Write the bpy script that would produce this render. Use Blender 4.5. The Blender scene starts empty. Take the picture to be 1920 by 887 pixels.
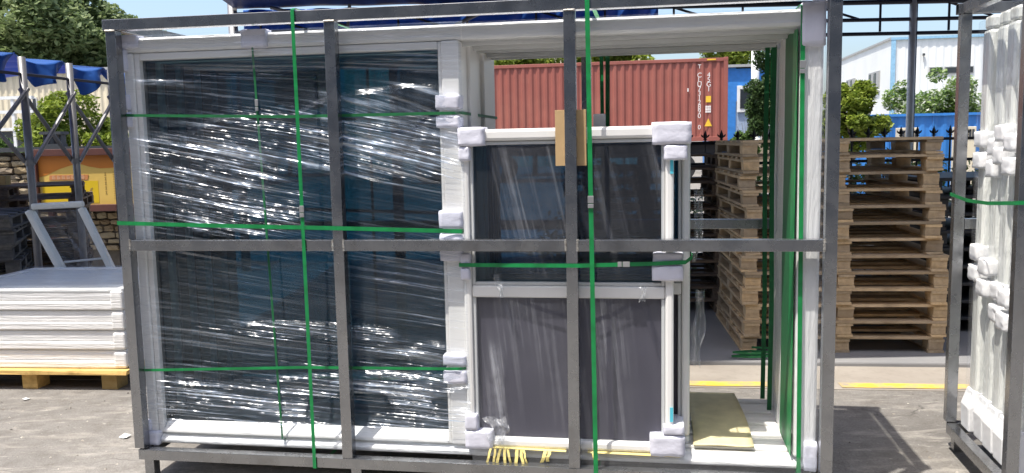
import bpy, math, random
import numpy as np
from mathutils import Vector, Matrix, Euler

S = bpy.context.scene
COL = S.collection
random.seed(7)
rng = np.random.default_rng(7)

# ------------------------------------------------------------------ camera
cam_d = bpy.data.cameras.new('camera')
cam = bpy.data.objects.new('camera', cam_d)
COL.objects.link(cam)
cam_d.sensor_width = 36.0
cam_d.lens = 36.0 * 1579.0 / 1920.0
cam_d.clip_start = 0.05
cam_d.clip_end = 2000
PITCH, ROLL = 0.111, 0.020
_f = Vector((0, math.cos(PITCH), -math.sin(PITCH)))
_r0 = Vector((1, 0, 0)); _u0 = Vector((0, math.sin(PITCH), math.cos(PITCH)))
_r = _r0 * math.cos(ROLL) - _u0 * math.sin(ROLL)
_u = _r0 * math.sin(ROLL) + _u0 * math.cos(ROLL)
cam.matrix_world = Matrix(((_r.x, _u.x, -_f.x, 0), (_r.y, _u.y, -_f.y, 0), (_r.z, _u.z, -_f.z, 1.5), (0, 0, 0, 1)))
S.camera = cam

# ------------------------------------------------------------------ sky, sun, exposure
SUN_TRAVEL = Vector((0.618, 0.470, -2.05)).normalized()
SUN_EL = math.asin(-SUN_TRAVEL.z)
SUN_ROT = math.atan2(-SUN_TRAVEL.x, -SUN_TRAVEL.y)
W = bpy.data.worlds.new('World'); S.world = W; W.use_nodes = True
wn = W.node_tree.nodes; wl = W.node_tree.links
bg = wn['Background']
sky = wn.new('ShaderNodeTexSky'); sky.sky_type = 'NISHITA'; sky.sun_disc = False
sky.sun_elevation = SUN_EL; sky.sun_rotation = SUN_ROT % (2 * math.pi)
sky.air_density = 1.0; sky.dust_density = 3.2; sky.ozone_density = 2.5
wl.new(sky.outputs[0], bg.inputs[0]); bg.inputs[1].default_value = 0.15
sd = bpy.data.lights.new('sun', 'SUN'); sd.energy = 3.8; sd.angle = math.radians(0.55); sd.color = (1.0, 0.95, 0.87)
sun = bpy.data.objects.new('sun', sd); COL.objects.link(sun)
sun.rotation_euler = SUN_TRAVEL.to_track_quat('-Z', 'Y').to_euler()
sun.location = (-8, -6, 20)
S.view_settings.view_transform = 'Standard'
S.view_settings.look = 'None'
S.view_settings.exposure = 0.86
S.view_settings.gamma = 1.0
S.view_settings.use_curve_mapping = False
S.cycles.transparent_max_bounces = 24
S.cycles.max_bounces = 8
S.cycles.sample_clamp_indirect = 6.0
S.cycles.use_denoising = True

# ------------------------------------------------------------------ material helpers
class NT:
    def __init__(s, name):
        s.m = bpy.data.materials.new(name); s.m.use_nodes = True
        s.n = s.m.node_tree.nodes; s.l = s.m.node_tree.links
        s.b = s.n['Principled BSDF']; s.out = s.n['Material Output']
    def node(s, t, **kw):
        n = s.n.new(t)
        for k, v in kw.items(): setattr(n, k, v)
        return n
    def link(s, a, b): s.l.new(a, b)
    def coord(s, kind='Object', scale=(1, 1, 1), rot=(0, 0, 0)):
        tc = s.node('ShaderNodeTexCoord'); mp = s.node('ShaderNodeMapping')
        mp.inputs['Scale'].default_value = scale; mp.inputs['Rotation'].default_value = rot
        if kind == 'World':
            g = s.node('ShaderNodeNewGeometry'); s.link(g.outputs['Position'], mp.inputs[0])
        else:
            s.link(tc.outputs[kind], mp.inputs[0])
        return mp.outputs[0]
    def noise(s, vec, scale, detail=4, rough=0.55, dist=0.0):
        n = s.node('ShaderNodeTexNoise'); s.link(vec, n.inputs['Vector'])
        n.inputs['Scale'].default_value = scale; n.inputs['Detail'].default_value = detail
        n.inputs['Roughness'].default_value = rough; n.inputs['Distortion'].default_value = dist
        return n.outputs[0]
    def ramp(s, fac, stops):
        r = s.node('ShaderNodeValToRGB'); s.link(fac, r.inputs[0])
        e = r.color_ramp.elements
        while len(e) < len(stops): e.new(0.5)
        for i, (p, c) in enumerate(stops):
            e[i].position = p
            e[i].color = (c, c, c, 1) if isinstance(c, (int, float)) else (*c, 1)
        return r.outputs[0]
    def mix(s, fac, a, b, blend='MIX'):
        m = s.node('ShaderNodeMix', data_type='RGBA', blend_type=blend)
        for sock, v in ((m.inputs[0], fac), (m.inputs[6], a), (m.inputs[7], b)):
            if isinstance(v, (int, float)): sock.default_value = v
            elif isinstance(v, tuple): sock.default_value = (*v, 1)
            else: s.link(v, sock)
        return m.outputs[2]
    def math(s, op, a, b=None):
        m = s.node('ShaderNodeMath', operation=op)
        for sock, v in ((m.inputs[0], a), (m.inputs[1], b)):
            if v is None: continue
            if isinstance(v, (int, float)): sock.default_value = v
            else: s.link(v, sock)
        return m.outputs[0]
    def bump(s, h, strength, dist, normal=None):
        b = s.node('ShaderNodeBump'); s.link(h, b.inputs['Height'])
        b.inputs['Strength'].default_value = strength; b.inputs['Distance'].default_value = dist
        if normal is not None: s.link(normal, b.inputs['Normal'])
        return b.outputs[0]
    def set(s, **kw):
        names = dict(col='Base Color', rough='Roughness', metal='Metallic', spec='Specular IOR Level', normal='Normal', coat='Coat Weight', coatr='Coat Roughness', alpha='Alpha', trans='Transmission Weight', sheen='Sheen Weight')
        for k, v in kw.items():
            i = s.b.inputs[names[k]]
            if isinstance(v, (int, float)): i.default_value = v
            elif isinstance(v, tuple): i.default_value = (*v, 1)
            else: s.link(v, i)
        return s.m

M = {}
def plain(name, col, rough=0.5, metal=0.0, var=0.12, nscale=6.0, bump=0.0, spec=0.5, coat=0.0, dirt=None, dirt_amt=0.5):
    t = NT(name); v = t.coord()
    n = t.noise(v, nscale, 5)
    lo = tuple(c * (1 - var) for c in col); hi = tuple(min(1, c * (1 + var)) for c in col)
    c = t.ramp(n, [(0.3, lo), (0.7, hi)])
    if dirt:
        n2 = t.noise(v, nscale * 0.37, 6, 0.65)
        c = t.mix(t.ramp(n2, [(0.5, 0.0), (0.72, dirt_amt)]), c, dirt)
    t.set(col=c, rough=rough, metal=metal, spec=spec, coat=coat)
    if bump: t.set(normal=t.bump(t.noise(v, nscale * 6, 3), 0.5, bump))
    M[name] = t.m
    return t.m

# galvanised steel
t = NT('steel'); v = t.coord()
n = t.noise(v, 9, 5); n2 = t.noise(v, 60, 3)
c = t.ramp(n, [(0.3, (0.30, 0.31, 0.325)), (0.7, (0.38, 0.385, 0.395))])
c = t.mix(t.ramp(t.noise(v, 5.2, 7, 0.75), [(0.52, 0.0), (0.75, 0.6)]), c, (0.20, 0.185, 0.17))
c = t.mix(t.ramp(t.noise(v, 8, 3, 0.6), [(0.6, 0.0), (0.75, 0.35)]), c, (0.52, 0.52, 0.50))
t.set(col=c, metal=0.92, rough=t.ramp(n, [(0.3, 0.22), (0.7, 0.32)]), normal=t.bump(n2, 0.04, 0.001))
M['steel'] = t.m
plain('weld', (0.42, 0.40, 0.36), 0.45, 0.6, 0.3, 90, dirt=(0.14, 0.10, 0.07), dirt_amt=.7)
# white pvc profile
def pvc(name, col, coat=0.0, wr=0.0, axis=(1, 1, 1), rough=0.35):
    t = NT(name); v = t.coord(); n = t.noise(v, 4, 5, 0.6)
    c = t.ramp(n, [(0.3, tuple(x * 0.93 for x in col)), (0.7, col)])
    t.set(col=c, rough=rough, coat=coat)
    t.b.inputs['Coat Roughness'].default_value = 0.12
    if wr:
        vs = t.coord(scale=axis)
        w = t.noise(vs, 9, 6, 0.62, 0.4)
        nn = t.bump(w, 0.55, wr)
        t.set(normal=nn); t.link(nn, t.b.inputs['Coat Normal'])
    M[name] = t.m
pvc('pvc', (0.82, 0.81, 0.78))
pvc('pvc_grey', (0.62, 0.63, 0.62))
pvc('pvc_film_h', (0.82, 0.82, 0.80), 0.9, 0.03, (0.5, 3, 4))
pvc('pvc_film_v', (0.82, 0.82, 0.81), 0.9, 0.02, (4, 3, 0.5))
pvc('bundle_film', (0.82, 0.81, 0.79), 0.7, 0.02, (0.4, 2, 7), 0.3)
pvc('crate_film', (0.84, 0.85, 0.80), 0.9, 0.03, (3, 3, 0.7), 0.3)
plain('foam', (0.66, 0.66, 0.74), 0.75, 0, 0.1, 7, 0.004)
plain('foam_white', (0.80, 0.80, 0.80), 0.6, 0, 0.08, 7, 0.004, coat=0.4)
plain('cardboard', (0.50, 0.34, 0.17), 0.85, 0, 0.1, 12, 0.001)
plain('yellow_board', (0.62, 0.55, 0.33), 0.7, 0, 0.12, 14, 0.001)
plain('yellow_paper', (0.75, 0.62, 0.22), 0.8, 0, 0.15, 9)
plain('blue_tape', (0.10, 0.55, 0.68), 0.4)
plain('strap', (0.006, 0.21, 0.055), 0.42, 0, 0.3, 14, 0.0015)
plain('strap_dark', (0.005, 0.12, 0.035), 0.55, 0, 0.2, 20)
plain('seal', (0.5, 0.5, 0.5), 0.35, 0.7)
plain('gasket', (0.06, 0.07, 0.07), 0.5)
plain('screen', (0.055, 0.052, 0.072), 0.6, 0, 0.1, 4)
plain('container_red', (0.27, 0.080, 0.058), 0.55, 0, 0.10, 1.2, 0.0, dirt=(0.33, 0.13, 0.09), dirt_amt=0.5)
plain('mark_white', (0.75, 0.70, 0.66), 0.6)
plain('mark_yellow', (0.75, 0.46, 0.03), 0.6)
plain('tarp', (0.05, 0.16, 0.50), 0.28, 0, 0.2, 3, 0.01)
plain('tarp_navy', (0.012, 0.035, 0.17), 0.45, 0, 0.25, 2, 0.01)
plain('pole_grey', (0.22, 0.22, 0.23), 0.45, 0.4, 0.15, 8)
plain('truss_dark', (0.025, 0.028, 0.045), 0.5, 0.2)
plain('pole_white', (0.72, 0.72, 0.70), 0.5)
plain('blue_wall', (0.035, 0.19, 0.52), 0.5, 0, 0.2, 0.8, dirt=(0.12, 0.30, 0.60), dirt_amt=0.6)
plain('cabin_blue', (0.035, 0.20, 0.55), 0.5)
plain('cabin_grey', (0.30, 0.38, 0.50), 0.6)
plain('white_cladding', (0.74, 0.75, 0.72), 0.6, 0, 0.05, 0.5)
plain('cream_cladding', (0.66, 0.58, 0.42), 0.6, 0, 0.08, 0.8)
plain('trim_blue', (0.25, 0.45, 0.60), 0.5)
plain('dark_window', (0.03, 0.035, 0.04), 0.15)
plain('iron', (0.015, 0.014, 0.016), 0.55, 0.2)
plain('plastic_black', (0.02, 0.021, 0.023), 0.5)
plain('frame_brown', (0.09, 0.03, 0.022), 0.6, 0, 0.2, 5)
plain('print_yellow', (0.62, 0.42, 0.10), 0.45, 0, 0.06, 2)
plain('print_orange', (0.50, 0.17, 0.02), 0.45, 0, 0.1, 2)
plain('print_gold', (0.62, 0.43, 0.01), 0.45, 0, 0.06, 2)
plain('print_ribbon', (0.50, 0.20, 0.07), 0.45)
plain('print_mark', (0.30, 0.20, 0.05), 0.5)
plain('print_pale', (0.62, 0.38, 0.22), 0.5)
plain('mortar', (0.11, 0.095, 0.075), 0.9, 0, 0.25, 8, 0.01)
plain('hall_grey', (0.075, 0.11, 0.15), 0.6, 0, 0.1, 0.5)
plain('tyre', (0.02, 0.02, 0.02), 0.8)
plain('bark', (0.09, 0.065, 0.045), 0.9, 0, 0.3, 12, 0.02)
plain('ac_grey', (0.35, 0.35, 0.34), 0.5)
plain('scrap', (0.72, 0.72, 0.70), 0.7)
plain('dark_box', (0.05, 0.055, 0.06), 0.6)

def stone_mat():
    t = NT('stone'); v = t.coord()
    oi = t.node('ShaderNodeObjectInfo')
    base = t.ramp(oi.outputs['Random'], [(0.0, (0.20, 0.14, 0.075)), (0.4, (0.33, 0.25, 0.14)), (0.75, (0.42, 0.35, 0.22)), (1.0, (0.26, 0.21, 0.15))])
    n = t.noise(v, 22, 5)
    t.set(col=t.mix(t.ramp(n, [(0.35, 0.0), (0.7, 0.45)]), base, (0.17, 0.13, 0.08)), rough=0.9, normal=t.bump(n, 0.7, 0.01))
    M['stone'] = t.m
stone_mat()

def wood(name, a, b, dark):
    t = NT(name)
    oi = t.node('ShaderNodeObjectInfo')
    tc = t.node('ShaderNodeTexCoord'); mp = t.node('ShaderNodeMapping')
    t.link(tc.outputs['Object'], mp.inputs[0]); mp.inputs['Scale'].default_value = (1.2, 14, 14)
    ad = t.node('ShaderNodeVectorMath', operation='ADD')
    t.link(mp.outputs[0], ad.inputs[0])
    cx = t.node('ShaderNodeCombineXYZ')
    r37 = t.math('MULTIPLY', oi.outputs['Random'], 37.0)
    for i in range(3): t.link(r37, cx.inputs[i])
    t.link(cx.outputs[0], ad.inputs[1])
    g = t.noise(ad.outputs[0], 3.0, 6, 0.6, 0.6)
    c = t.ramp(g, [(0.28, a), (0.72, b)])
    tint = t.ramp(oi.outputs['Random'], [(0.0, (0.55, 0.56, 0.58)), (0.25, (0.85, 0.84, 0.84)), (0.6, (1.0, 0.97, 0.92)), (1.0, (1.25, 1.16, 1.0))])
    c = t.mix(1.0, c, tint, 'MULTIPLY')
    v2 = t.coord(scale=(1, 1, 1))
    c = t.mix(t.ramp(t.noise(v2, 5, 6, 0.7), [(0.52, 0.0), (0.72, 0.7)]), c, dark)
    t.set(col=c, rough=0.85, spec=0.2, normal=t.bump(g, 0.5, 0.004))
    M[name] = t.m
wood('pallet_wood', (0.46, 0.345, 0.215), (0.62, 0.485, 0.325), (0.28, 0.20, 0.13))
wood('pallet_fresh', (0.50, 0.34, 0.13), (0.66, 0.47, 0.20), (0.30, 0.18, 0.06))
wood('pallet_old', (0.14, 0.10, 0.075), (0.27, 0.21, 0.16), (0.06, 0.05, 0.042))
wood('pallet_grey', (0.10, 0.10, 0.10), (0.19, 0.185, 0.18), (0.05, 0.05, 0.05))

# stretch film: clear sheet that gets hazier and glossier along its creases
def film_mat(name, base_fac, streak_fac, rough, col=(0.82, 0.86, 0.90), bump=0.006, lo=0.56, hi=0.72, fq=(70, 1.6), coat=0.0, milk=.15, gloss=.12):
    # 'flow' holds (coordinate across the creases, coordinate along them, crease density)
    t = NT(name)
    at = t.node('ShaderNodeAttribute', attribute_name='flow')
    sp = t.node('ShaderNodeSeparateXYZ'); t.link(at.outputs['Vector'], sp.inputs[0])
    def nz(fa, fb, detail):
        cx = t.node('ShaderNodeCombineXYZ')
        t.link(t.math('MULTIPLY', sp.outputs[0], fa), cx.inputs[0]); t.link(t.math('MULTIPLY', sp.outputs[1], fb), cx.inputs[1])
        return t.noise(cx.outputs[0], 1.0, detail, 0.6)
    n1 = nz(fq[0], fq[1], 4); n1b = nz(fq[0], fq[1] * 2, 1); n2 = nz(fq[0] * .45, fq[1] * 3.5, 2); n3 = nz(9, 8, 2)
    n4 = nz(fq[0] * .2, fq[1] * .8, 4)
    st = t.math('MULTIPLY', t.math('ADD', t.ramp(n1, [(lo, 0.0), (hi, 1.0)]), t.ramp(n4, [(.5, 0.0), (.75, milk)])), sp.outputs[2])
    fac = t.math('ADD', t.math('MULTIPLY', st, streak_fac), t.math('MULTIPLY', sp.outputs[2], base_fac))
    fac = t.math('MINIMUM', t.math('ADD', fac, base_fac * .5), 0.95)
    h = t.math('ADD', t.math('MULTIPLY', n1b, .6), t.math('ADD', n2, t.math('MULTIPLY', n3, 3.0)))
    h = t.math('MULTIPLY', h, t.math('ADD', t.math('MINIMUM', t.math('MULTIPLY', sp.outputs[2], .8), .8), .2))
    nb_n = t.bump(h, 1.0, bump)
    t.set(col=col, rough=rough, spec=1.0, normal=nb_n, coat=coat, coatr=.17); t.link(nb_n, t.b.inputs['Coat Normal'])
    tr = t.node('ShaderNodeBsdfTransparent'); tr.inputs[0].default_value = (0.95, 0.96, 0.97, 1)
    mx = t.node('ShaderNodeMixShader')
    t.link(fac, mx.inputs[0]); t.link(tr.outputs[0], mx.inputs[1])
    gl = t.node('ShaderNodeBsdfGlossy'); gl.inputs['Roughness'].default_value = rough; gl.inputs[0].default_value = (.95, .97, 1, 1); t.link(nb_n, gl.inputs['Normal'])
    m2 = t.node('ShaderNodeMixShader'); m2.inputs[0].default_value = gloss
    t.link(t.b.outputs[0], m2.inputs[1]); t.link(gl.outputs[0], m2.inputs[2]); t.link(m2.outputs[0], mx.inputs[2])
    t.link(mx.outputs[0], t.out.inputs[0])
    M[name] = t.m
film_mat('film', 0.045, 0.62, 0.25, col=(0.62, 0.74, 0.90), bump=0.017, lo=.52, hi=.68, fq=(85, 1.2), coat=0.0, milk=.35, gloss=.42)  # bluish colour paints in the sky reflected by the creases
film_mat('film_soft', 0.06, 0.30, 0.30, (0.72, 0.74, 0.80), 0.006, .5, .75, (45, 1.2))
film_mat('film_thick', 0.14, 0.30, 0.24, (0.84, 0.85, 0.86), 0.010, gloss=.30)

# tinted glass
def glass_mat(name, tint):
    t = NT(name)
    tr = t.node('ShaderNodeBsdfTransparent'); tr.inputs[0].default_value = (*tint, 1)
    gl = t.node('ShaderNodeBsdfGlossy'); gl.inputs['Roughness'].default_value = 0.03; gl.inputs[0].default_value = (0.66, 0.86, 1.0, 1)
    fr = t.node('ShaderNodeFresnel'); fr.inputs[0].default_value = 1.5
    mx = t.node('ShaderNodeMixShader')
    t.link(fr.outputs[0], mx.inputs[0]); t.link(tr.outputs[0], mx.inputs[1]); t.link(gl.outputs[0], mx.inputs[2])
    t.link(mx.outputs[0], t.out.inputs[0])
    M[name] = t.m
glass_mat('glass', (0.30, 0.525, 0.60))
glass_mat('glass_navy', (0.29, 0.455, 0.555))

def leaf_mat(name, cols, trans=0.35):
    t = NT(name)
    g = t.node('ShaderNodeNewGeometry')
    k = len(cols)
    c = t.ramp(g.outputs['Random Per Island'], [(i / (k - 1), cc) for i, cc in enumerate(cols)])
    t.set(col=c, rough=0.55, spec=0.3)
    tl = t.node('ShaderNodeBsdfTranslucent'); t.link(c, tl.inputs[0])
    mx = t.node('ShaderNodeMixShader'); mx.inputs[0].default_value = trans
    t.link(t.b.outputs[0], mx.inputs[1]); t.link(tl.outputs[0], mx.inputs[2]); t.link(mx.outputs[0], t.out.inputs[0])
    M[name] = t.m
leaf_mat('leaf_dark', [(0.09, 0.13, 0.05), (0.17, 0.23, 0.09), (0.24, 0.30, 0.13), (0.30, 0.36, 0.18)], .45)
leaf_mat('leaf_lime', [(0.10, 0.15, 0.015), (0.20, 0.26, 0.03), (0.30, 0.36, 0.06)])
leaf_mat('leaf_mid', [(0.06, 0.11, 0.025), (0.11, 0.19, 0.045), (0.18, 0.27, 0.07)])
leaf_mat('leaf_deep', [(0.03, 0.06, 0.018), (0.055, 0.10, 0.03), (0.09, 0.14, 0.045)])
leaf_mat('leaf_blossom', [(0.06, 0.12, 0.025), (0.13, 0.22, 0.045), (0.19, 0.29, 0.07), (0.26, 0.34, 0.13), (0.60, 0.62, 0.55)])
leaf_mat('leaf_hedge', [(0.04, 0.08, 0.02), (0.14, 0.21, 0.04), (0.24, 0.31, 0.08), (0.50, 0.52, 0.40)])

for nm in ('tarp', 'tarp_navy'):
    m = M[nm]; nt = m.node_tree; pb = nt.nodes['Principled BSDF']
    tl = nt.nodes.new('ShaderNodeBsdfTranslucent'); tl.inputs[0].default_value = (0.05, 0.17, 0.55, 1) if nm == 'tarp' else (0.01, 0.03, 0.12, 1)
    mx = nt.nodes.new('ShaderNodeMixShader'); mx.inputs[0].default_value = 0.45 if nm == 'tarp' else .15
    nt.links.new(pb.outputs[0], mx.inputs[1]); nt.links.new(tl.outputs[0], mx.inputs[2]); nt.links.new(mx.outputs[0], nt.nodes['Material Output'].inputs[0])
t = NT('grit_mat'); g__ = t.node('ShaderNodeNewGeometry')
t.set(col=t.ramp(g__.outputs['Random Per Island'], [(0.0, (0.10, 0.09, 0.08)), (0.5, (0.30, 0.27, 0.23)), (1.0, (0.50, 0.46, 0.40))]), rough=0.9); M['grit_mat'] = t.m
# ground materials (world coordinates)
t = NT('asphalt'); v = t.coord('World')
n1 = t.noise(v, 0.9, 6, 0.62, 0.6); n2 = t.noise(v, 9, 5, 0.65); n3 = t.noise(v, 90, 3, 0.7)
c = t.ramp(n1, [(0.32, (0.16, 0.150, 0.137)), (0.5, (0.225, 0.212, 0.194)), (0.68, (0.275, 0.260, 0.240))])
c = t.mix(t.ramp(n2, [(0.45, 0.0), (0.75, 0.6)]), c, (0.115, 0.10, 0.085))
c = t.mix(t.ramp(n3, [(0.35, 0.35), (0.6, 0.0)]), c, (0.08, 0.07, 0.06))
vs = t.coord('World', scale=(1.0, 3.2, 1), rot=(0, 0, 0.25))
c = t.mix(t.ramp(t.noise(vs, 2.6, 7, 0.72, 0.8), [(0.52, 0.0), (0.66, 0.7)]), c, (0.36, 0.335, 0.295))
c = t.mix(t.ramp(t.noise(vs, 7.5, 5, 0.7, 0.5), [(0.60, 0.0), (0.68, 0.6)]), c, (0.40, 0.375, 0.335))
c = t.mix(t.ramp(t.noise(vs, 1.6, 6, 0.6, 0.3), [(0.62, 0.0), (0.72, 0.45)]), c, (0.085, 0.073, 0.065))
vo = t.node('ShaderNodeTexVoronoi', feature='DISTANCE_TO_EDGE'); vo.inputs['Scale'].default_value = .55
wv = t.node('ShaderNodeVectorMath', operation='ADD'); nv = t.node('ShaderNodeTexNoise'); t.link(v, nv.inputs['Vector']); nv.inputs['Scale'].default_value = 2.2; nv.inputs['Detail'].default_value = 6
t.link(v, wv.inputs[0]); t.link(nv.outputs['Color'], wv.inputs[1]); t.link(wv.outputs[0], vo.inputs['Vector'])
crk = t.math('MULTIPLY', t.ramp(vo.outputs['Distance'], [(0.0, 1.0), (0.008, 0.0)]), t.ramp(t.noise(v, 1.1, 3), [(0.45, 0.0), (0.6, 0.8)]))
c = t.mix(crk, c, (0.06, 0.055, 0.05))
c = t.mix(t.ramp(t.noise(v, 38, 4, 0.75), [(0.62, 0.0), (0.70, 0.6)]), c, (0.40, 0.38, 0.35))
t.set(col=c, rough=0.9, spec=0.25, normal=t.bump(n3, 0.8, 0.008, t.bump(n2, 0.5, 0.014)))
M['asphalt'] = t.m
t = NT('concrete'); v = t.coord('World')
n1 = t.noise(v, 1.3, 6, 0.62, 0.4); n2 = t.noise(v, 16, 5, 0.65)
c = t.ramp(n1, [(0.3, (0.26, 0.23, 0.195)), (0.7, (0.36, 0.325, 0.28))])
c = t.mix(t.ramp(n2, [(0.5, 0.0), (0.75, 0.4)]), c, (0.20, 0.175, 0.15))
t.set(col=c, rough=0.9, spec=0.25, normal=t.bump(n2, 0.4, 0.005))
M['concrete'] = t.m
t = NT('platform_concrete'); v = t.coord('World')
n1 = t.noise(v, 0.8, 6, 0.62, 0.4); n2 = t.noise(v, 16, 5, 0.65)
c = t.ramp(n1, [(0.3, (0.19, 0.19, 0.195)), (0.7, (0.28, 0.275, 0.27))])
t.set(col=c, rough=0.85, spec=0.3, normal=t.bump(n2, 0.4, 0.004))
M['platform_concrete'] = t.m
t = NT('yellow_paint'); v = t.coord('World')
wear = t.ramp(t.noise(v, 4.5, 6, 0.7), [(0.42, 1.0), (0.60, 0.0)])
c = t.mix(wear, (0.30, 0.27, 0.23), (0.72, 0.46, 0.06))
t.set(col=c, rough=0.8)
M['yellow_paint'] = t.m

# ------------------------------------------------------------------ mesh helpers
class MB:
    def __init__(s): s.v = []; s.f = []
    def add(s, vs, fs):
        o = len(s.v); s.v += [tuple(x) for x in vs]; s.f += [tuple(i + o for i in f) for f in fs]; return s
    def box(s, x0, x1, y0, y1, z0, z1):
        return s.add([(x0, y0, z0), (x1, y0, z0), (x1, y1, z0), (x0, y1, z0), (x0, y0, z1), (x1, y0, z1), (x1, y1, z1), (x0, y1, z1)],
                     [(3, 2, 1, 0), (4, 5, 6, 7), (0, 1, 5, 4), (1, 2, 6, 5), (2, 3, 7, 6), (3, 0, 4, 7)])
    def bar(s, p0, p1, w, h, up=(0, 0, 1)):
        p0 = Vector(p0); p1 = Vector(p1); d = (p1 - p0).normalized(); up = Vector(up)
        if abs(d.dot(up)) > 0.98: up = Vector((0, 1, 0))
        a = d.cross(up).normalized(); b = a.cross(d).normalized()
        q = []
        for p in (p0, p1):
            for sa, sb in ((-1, -1), (1, -1), (1, 1), (-1, 1)): q.append(p + a * (sa * w / 2) + b * (sb * h / 2))
        return s.add(q, [(0, 1, 2, 3), (7, 6, 5, 4), (0, 4, 5, 1), (1, 5, 6, 2), (2, 6, 7, 3), (3, 7, 4, 0)])
    def sqtube(s, p0, p1, w, th=0.003):
        # hollow square tube with open ends
        p0 = Vector(p0); p1 = Vector(p1); d = (p1 - p0).normalized(); up = Vector((0, 0, 1))
        if abs(d.dot(up)) > 0.98: up = Vector((0, 1, 0))
        a = d.cross(up).normalized(); b = a.cross(d).normalized()
        q = []
        for p in (p0, p1):
            for r in (w / 2, w / 2 - th):
                for sa, sb in ((-1, -1), (1, -1), (1, 1), (-1, 1)): q.append(p + a * (sa * r) + b * (sb * r))
        F = []
        for i in range(4):
            j = (i + 1) % 4
            F += [(i, j, 8 + j, 8 + i)[::-1], (4 + i, 4 + j, 12 + j, 12 + i), (i, 4 + i, 4 + j, j)[::-1], (8 + i, 8 + j, 12 + j, 12 + i)[::-1]]
        return s.add(q, F)
    def cyl(s, p0, p1, r0, r1=None, n=10, caps=True):
        r1 = r0 if r1 is None else r1
        p0 = Vector(p0); p1 = Vector(p1); d = (p1 - p0).normalized()
        up = Vector((0, 0, 1)) if abs(d.z) < 0.95 else Vector((1, 0, 0))
        a = d.cross(up).normalized(); b = a.cross(d).normalized(); q = []
        for p, r in ((p0, r0), (p1, r1)):
            for i in range(n):
                an = 2 * math.pi * i / n; q.append(p + a * (math.cos(an) * r) + b * (math.sin(an) * r))
        F = [(i, (i + 1) % n, n + (i + 1) % n, n + i) for i in range(n)]
        if caps: F += [tuple(range(n))[::-1], tuple(range(n, 2 * n))]
        return s.add(q, F)
    def prism(s, poly, y0, y1):
        # polygon in xz extruded along y
        n = len(poly)
        vs = [(x, y0, z) for x, z in poly] + [(x, y1, z) for x, z in poly]
        return s.add(vs, [tuple(range(n)), tuple(range(n, 2 * n))[::-1]] + [(i, n + i, n + (i + 1) % n, (i + 1) % n) for i in range(n)])
    def xprism(s, poly, x0, x1):
        # polygon in yz extruded along x
        n = len(poly); vs = [(x0, y, z) for y, z in poly] + [(x1, y, z) for y, z in poly]
        return s.add(vs, [tuple(range(n))[::-1], tuple(range(n, 2 * n))] + [(i, (i + 1) % n, n + (i + 1) % n, n + i) for i in range(n)])
    def ribbon(s, pts, wdir, w, th, closed=False):
        # flat strap along pts; wdir = width direction
        P = [Vector(p) for p in pts]; wd = Vector(wdir).normalized(); n = len(P); o = len(s.v); q = []
        for i, p in enumerate(P):
            a = P[i - 1] if (i > 0 or closed) else p
            b = P[(i + 1) % n] if (i < n - 1 or closed) else p
            tg = (b - a).normalized(); nr = tg.cross(wd).normalized()
            for sw, sn in ((-1, -1), (1, -1), (1, 1), (-1, 1)): q.append(p + wd * (sw * w / 2) + nr * (sn * th / 2))
        F = []
        m = n if closed else n - 1
        for i in range(m):
            a = 4 * i; b = 4 * ((i + 1) % n)
            for k in range(4):
                kk = (k + 1) % 4; F.append((a + k, a + kk, b + kk, b + k))
        if not closed: F += [(3, 2, 1, 0), tuple(4 * (n - 1) + k for k in range(4))]
        return s.add(q, F)
    def mesh(s, name, mat, smooth=False):
        me = bpy.data.meshes.new(name); me.from_pydata(s.v, [], s.f); me.update()
        if mat: me.materials.append(M[mat])
        if smooth: me.shade_smooth()
        return me
    def build(s, name, mat, parent=None, bevel=0.0, smooth=False):
        return put(name, s.mesh(name, mat, smooth), parent, bevel=bevel)

def put(name, me, parent=None, loc=None, rot=None, bevel=0.0):
    o = bpy.data.objects.new(name, me); COL.objects.link(o)
    if parent is not None: o.parent = parent
    if loc is not None: o.location = loc
    if rot is not None: o.rotation_euler = rot
    if bevel:
        b = o.modifiers.new('bevel', 'BEVEL'); b.width = bevel; b.segments = 2; b.limit_method = 'ANGLE'; b.angle_limit = 0.7
    return o
def tag(o, label, cat, group=None):
    o['label'] = label; o['category'] = cat
    if group: o['group'] = group
    return o
def struct(o): o['kind'] = 'structure'; return o
def thing(name, label, cat, loc=(0, 0, 0), rz=0.0, group=None):
    o = bpy.data.objects.new(name, None); COL.objects.link(o); o.empty_display_size = 0.1
    o.location = loc; o.rotation_euler = (0, 0, rz)
    return tag(o, label, cat, group)
def B(x0, x1, y0, y1, z0, z1): return MB().box(x0, x1, y0, y1, z0, z1)

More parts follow.
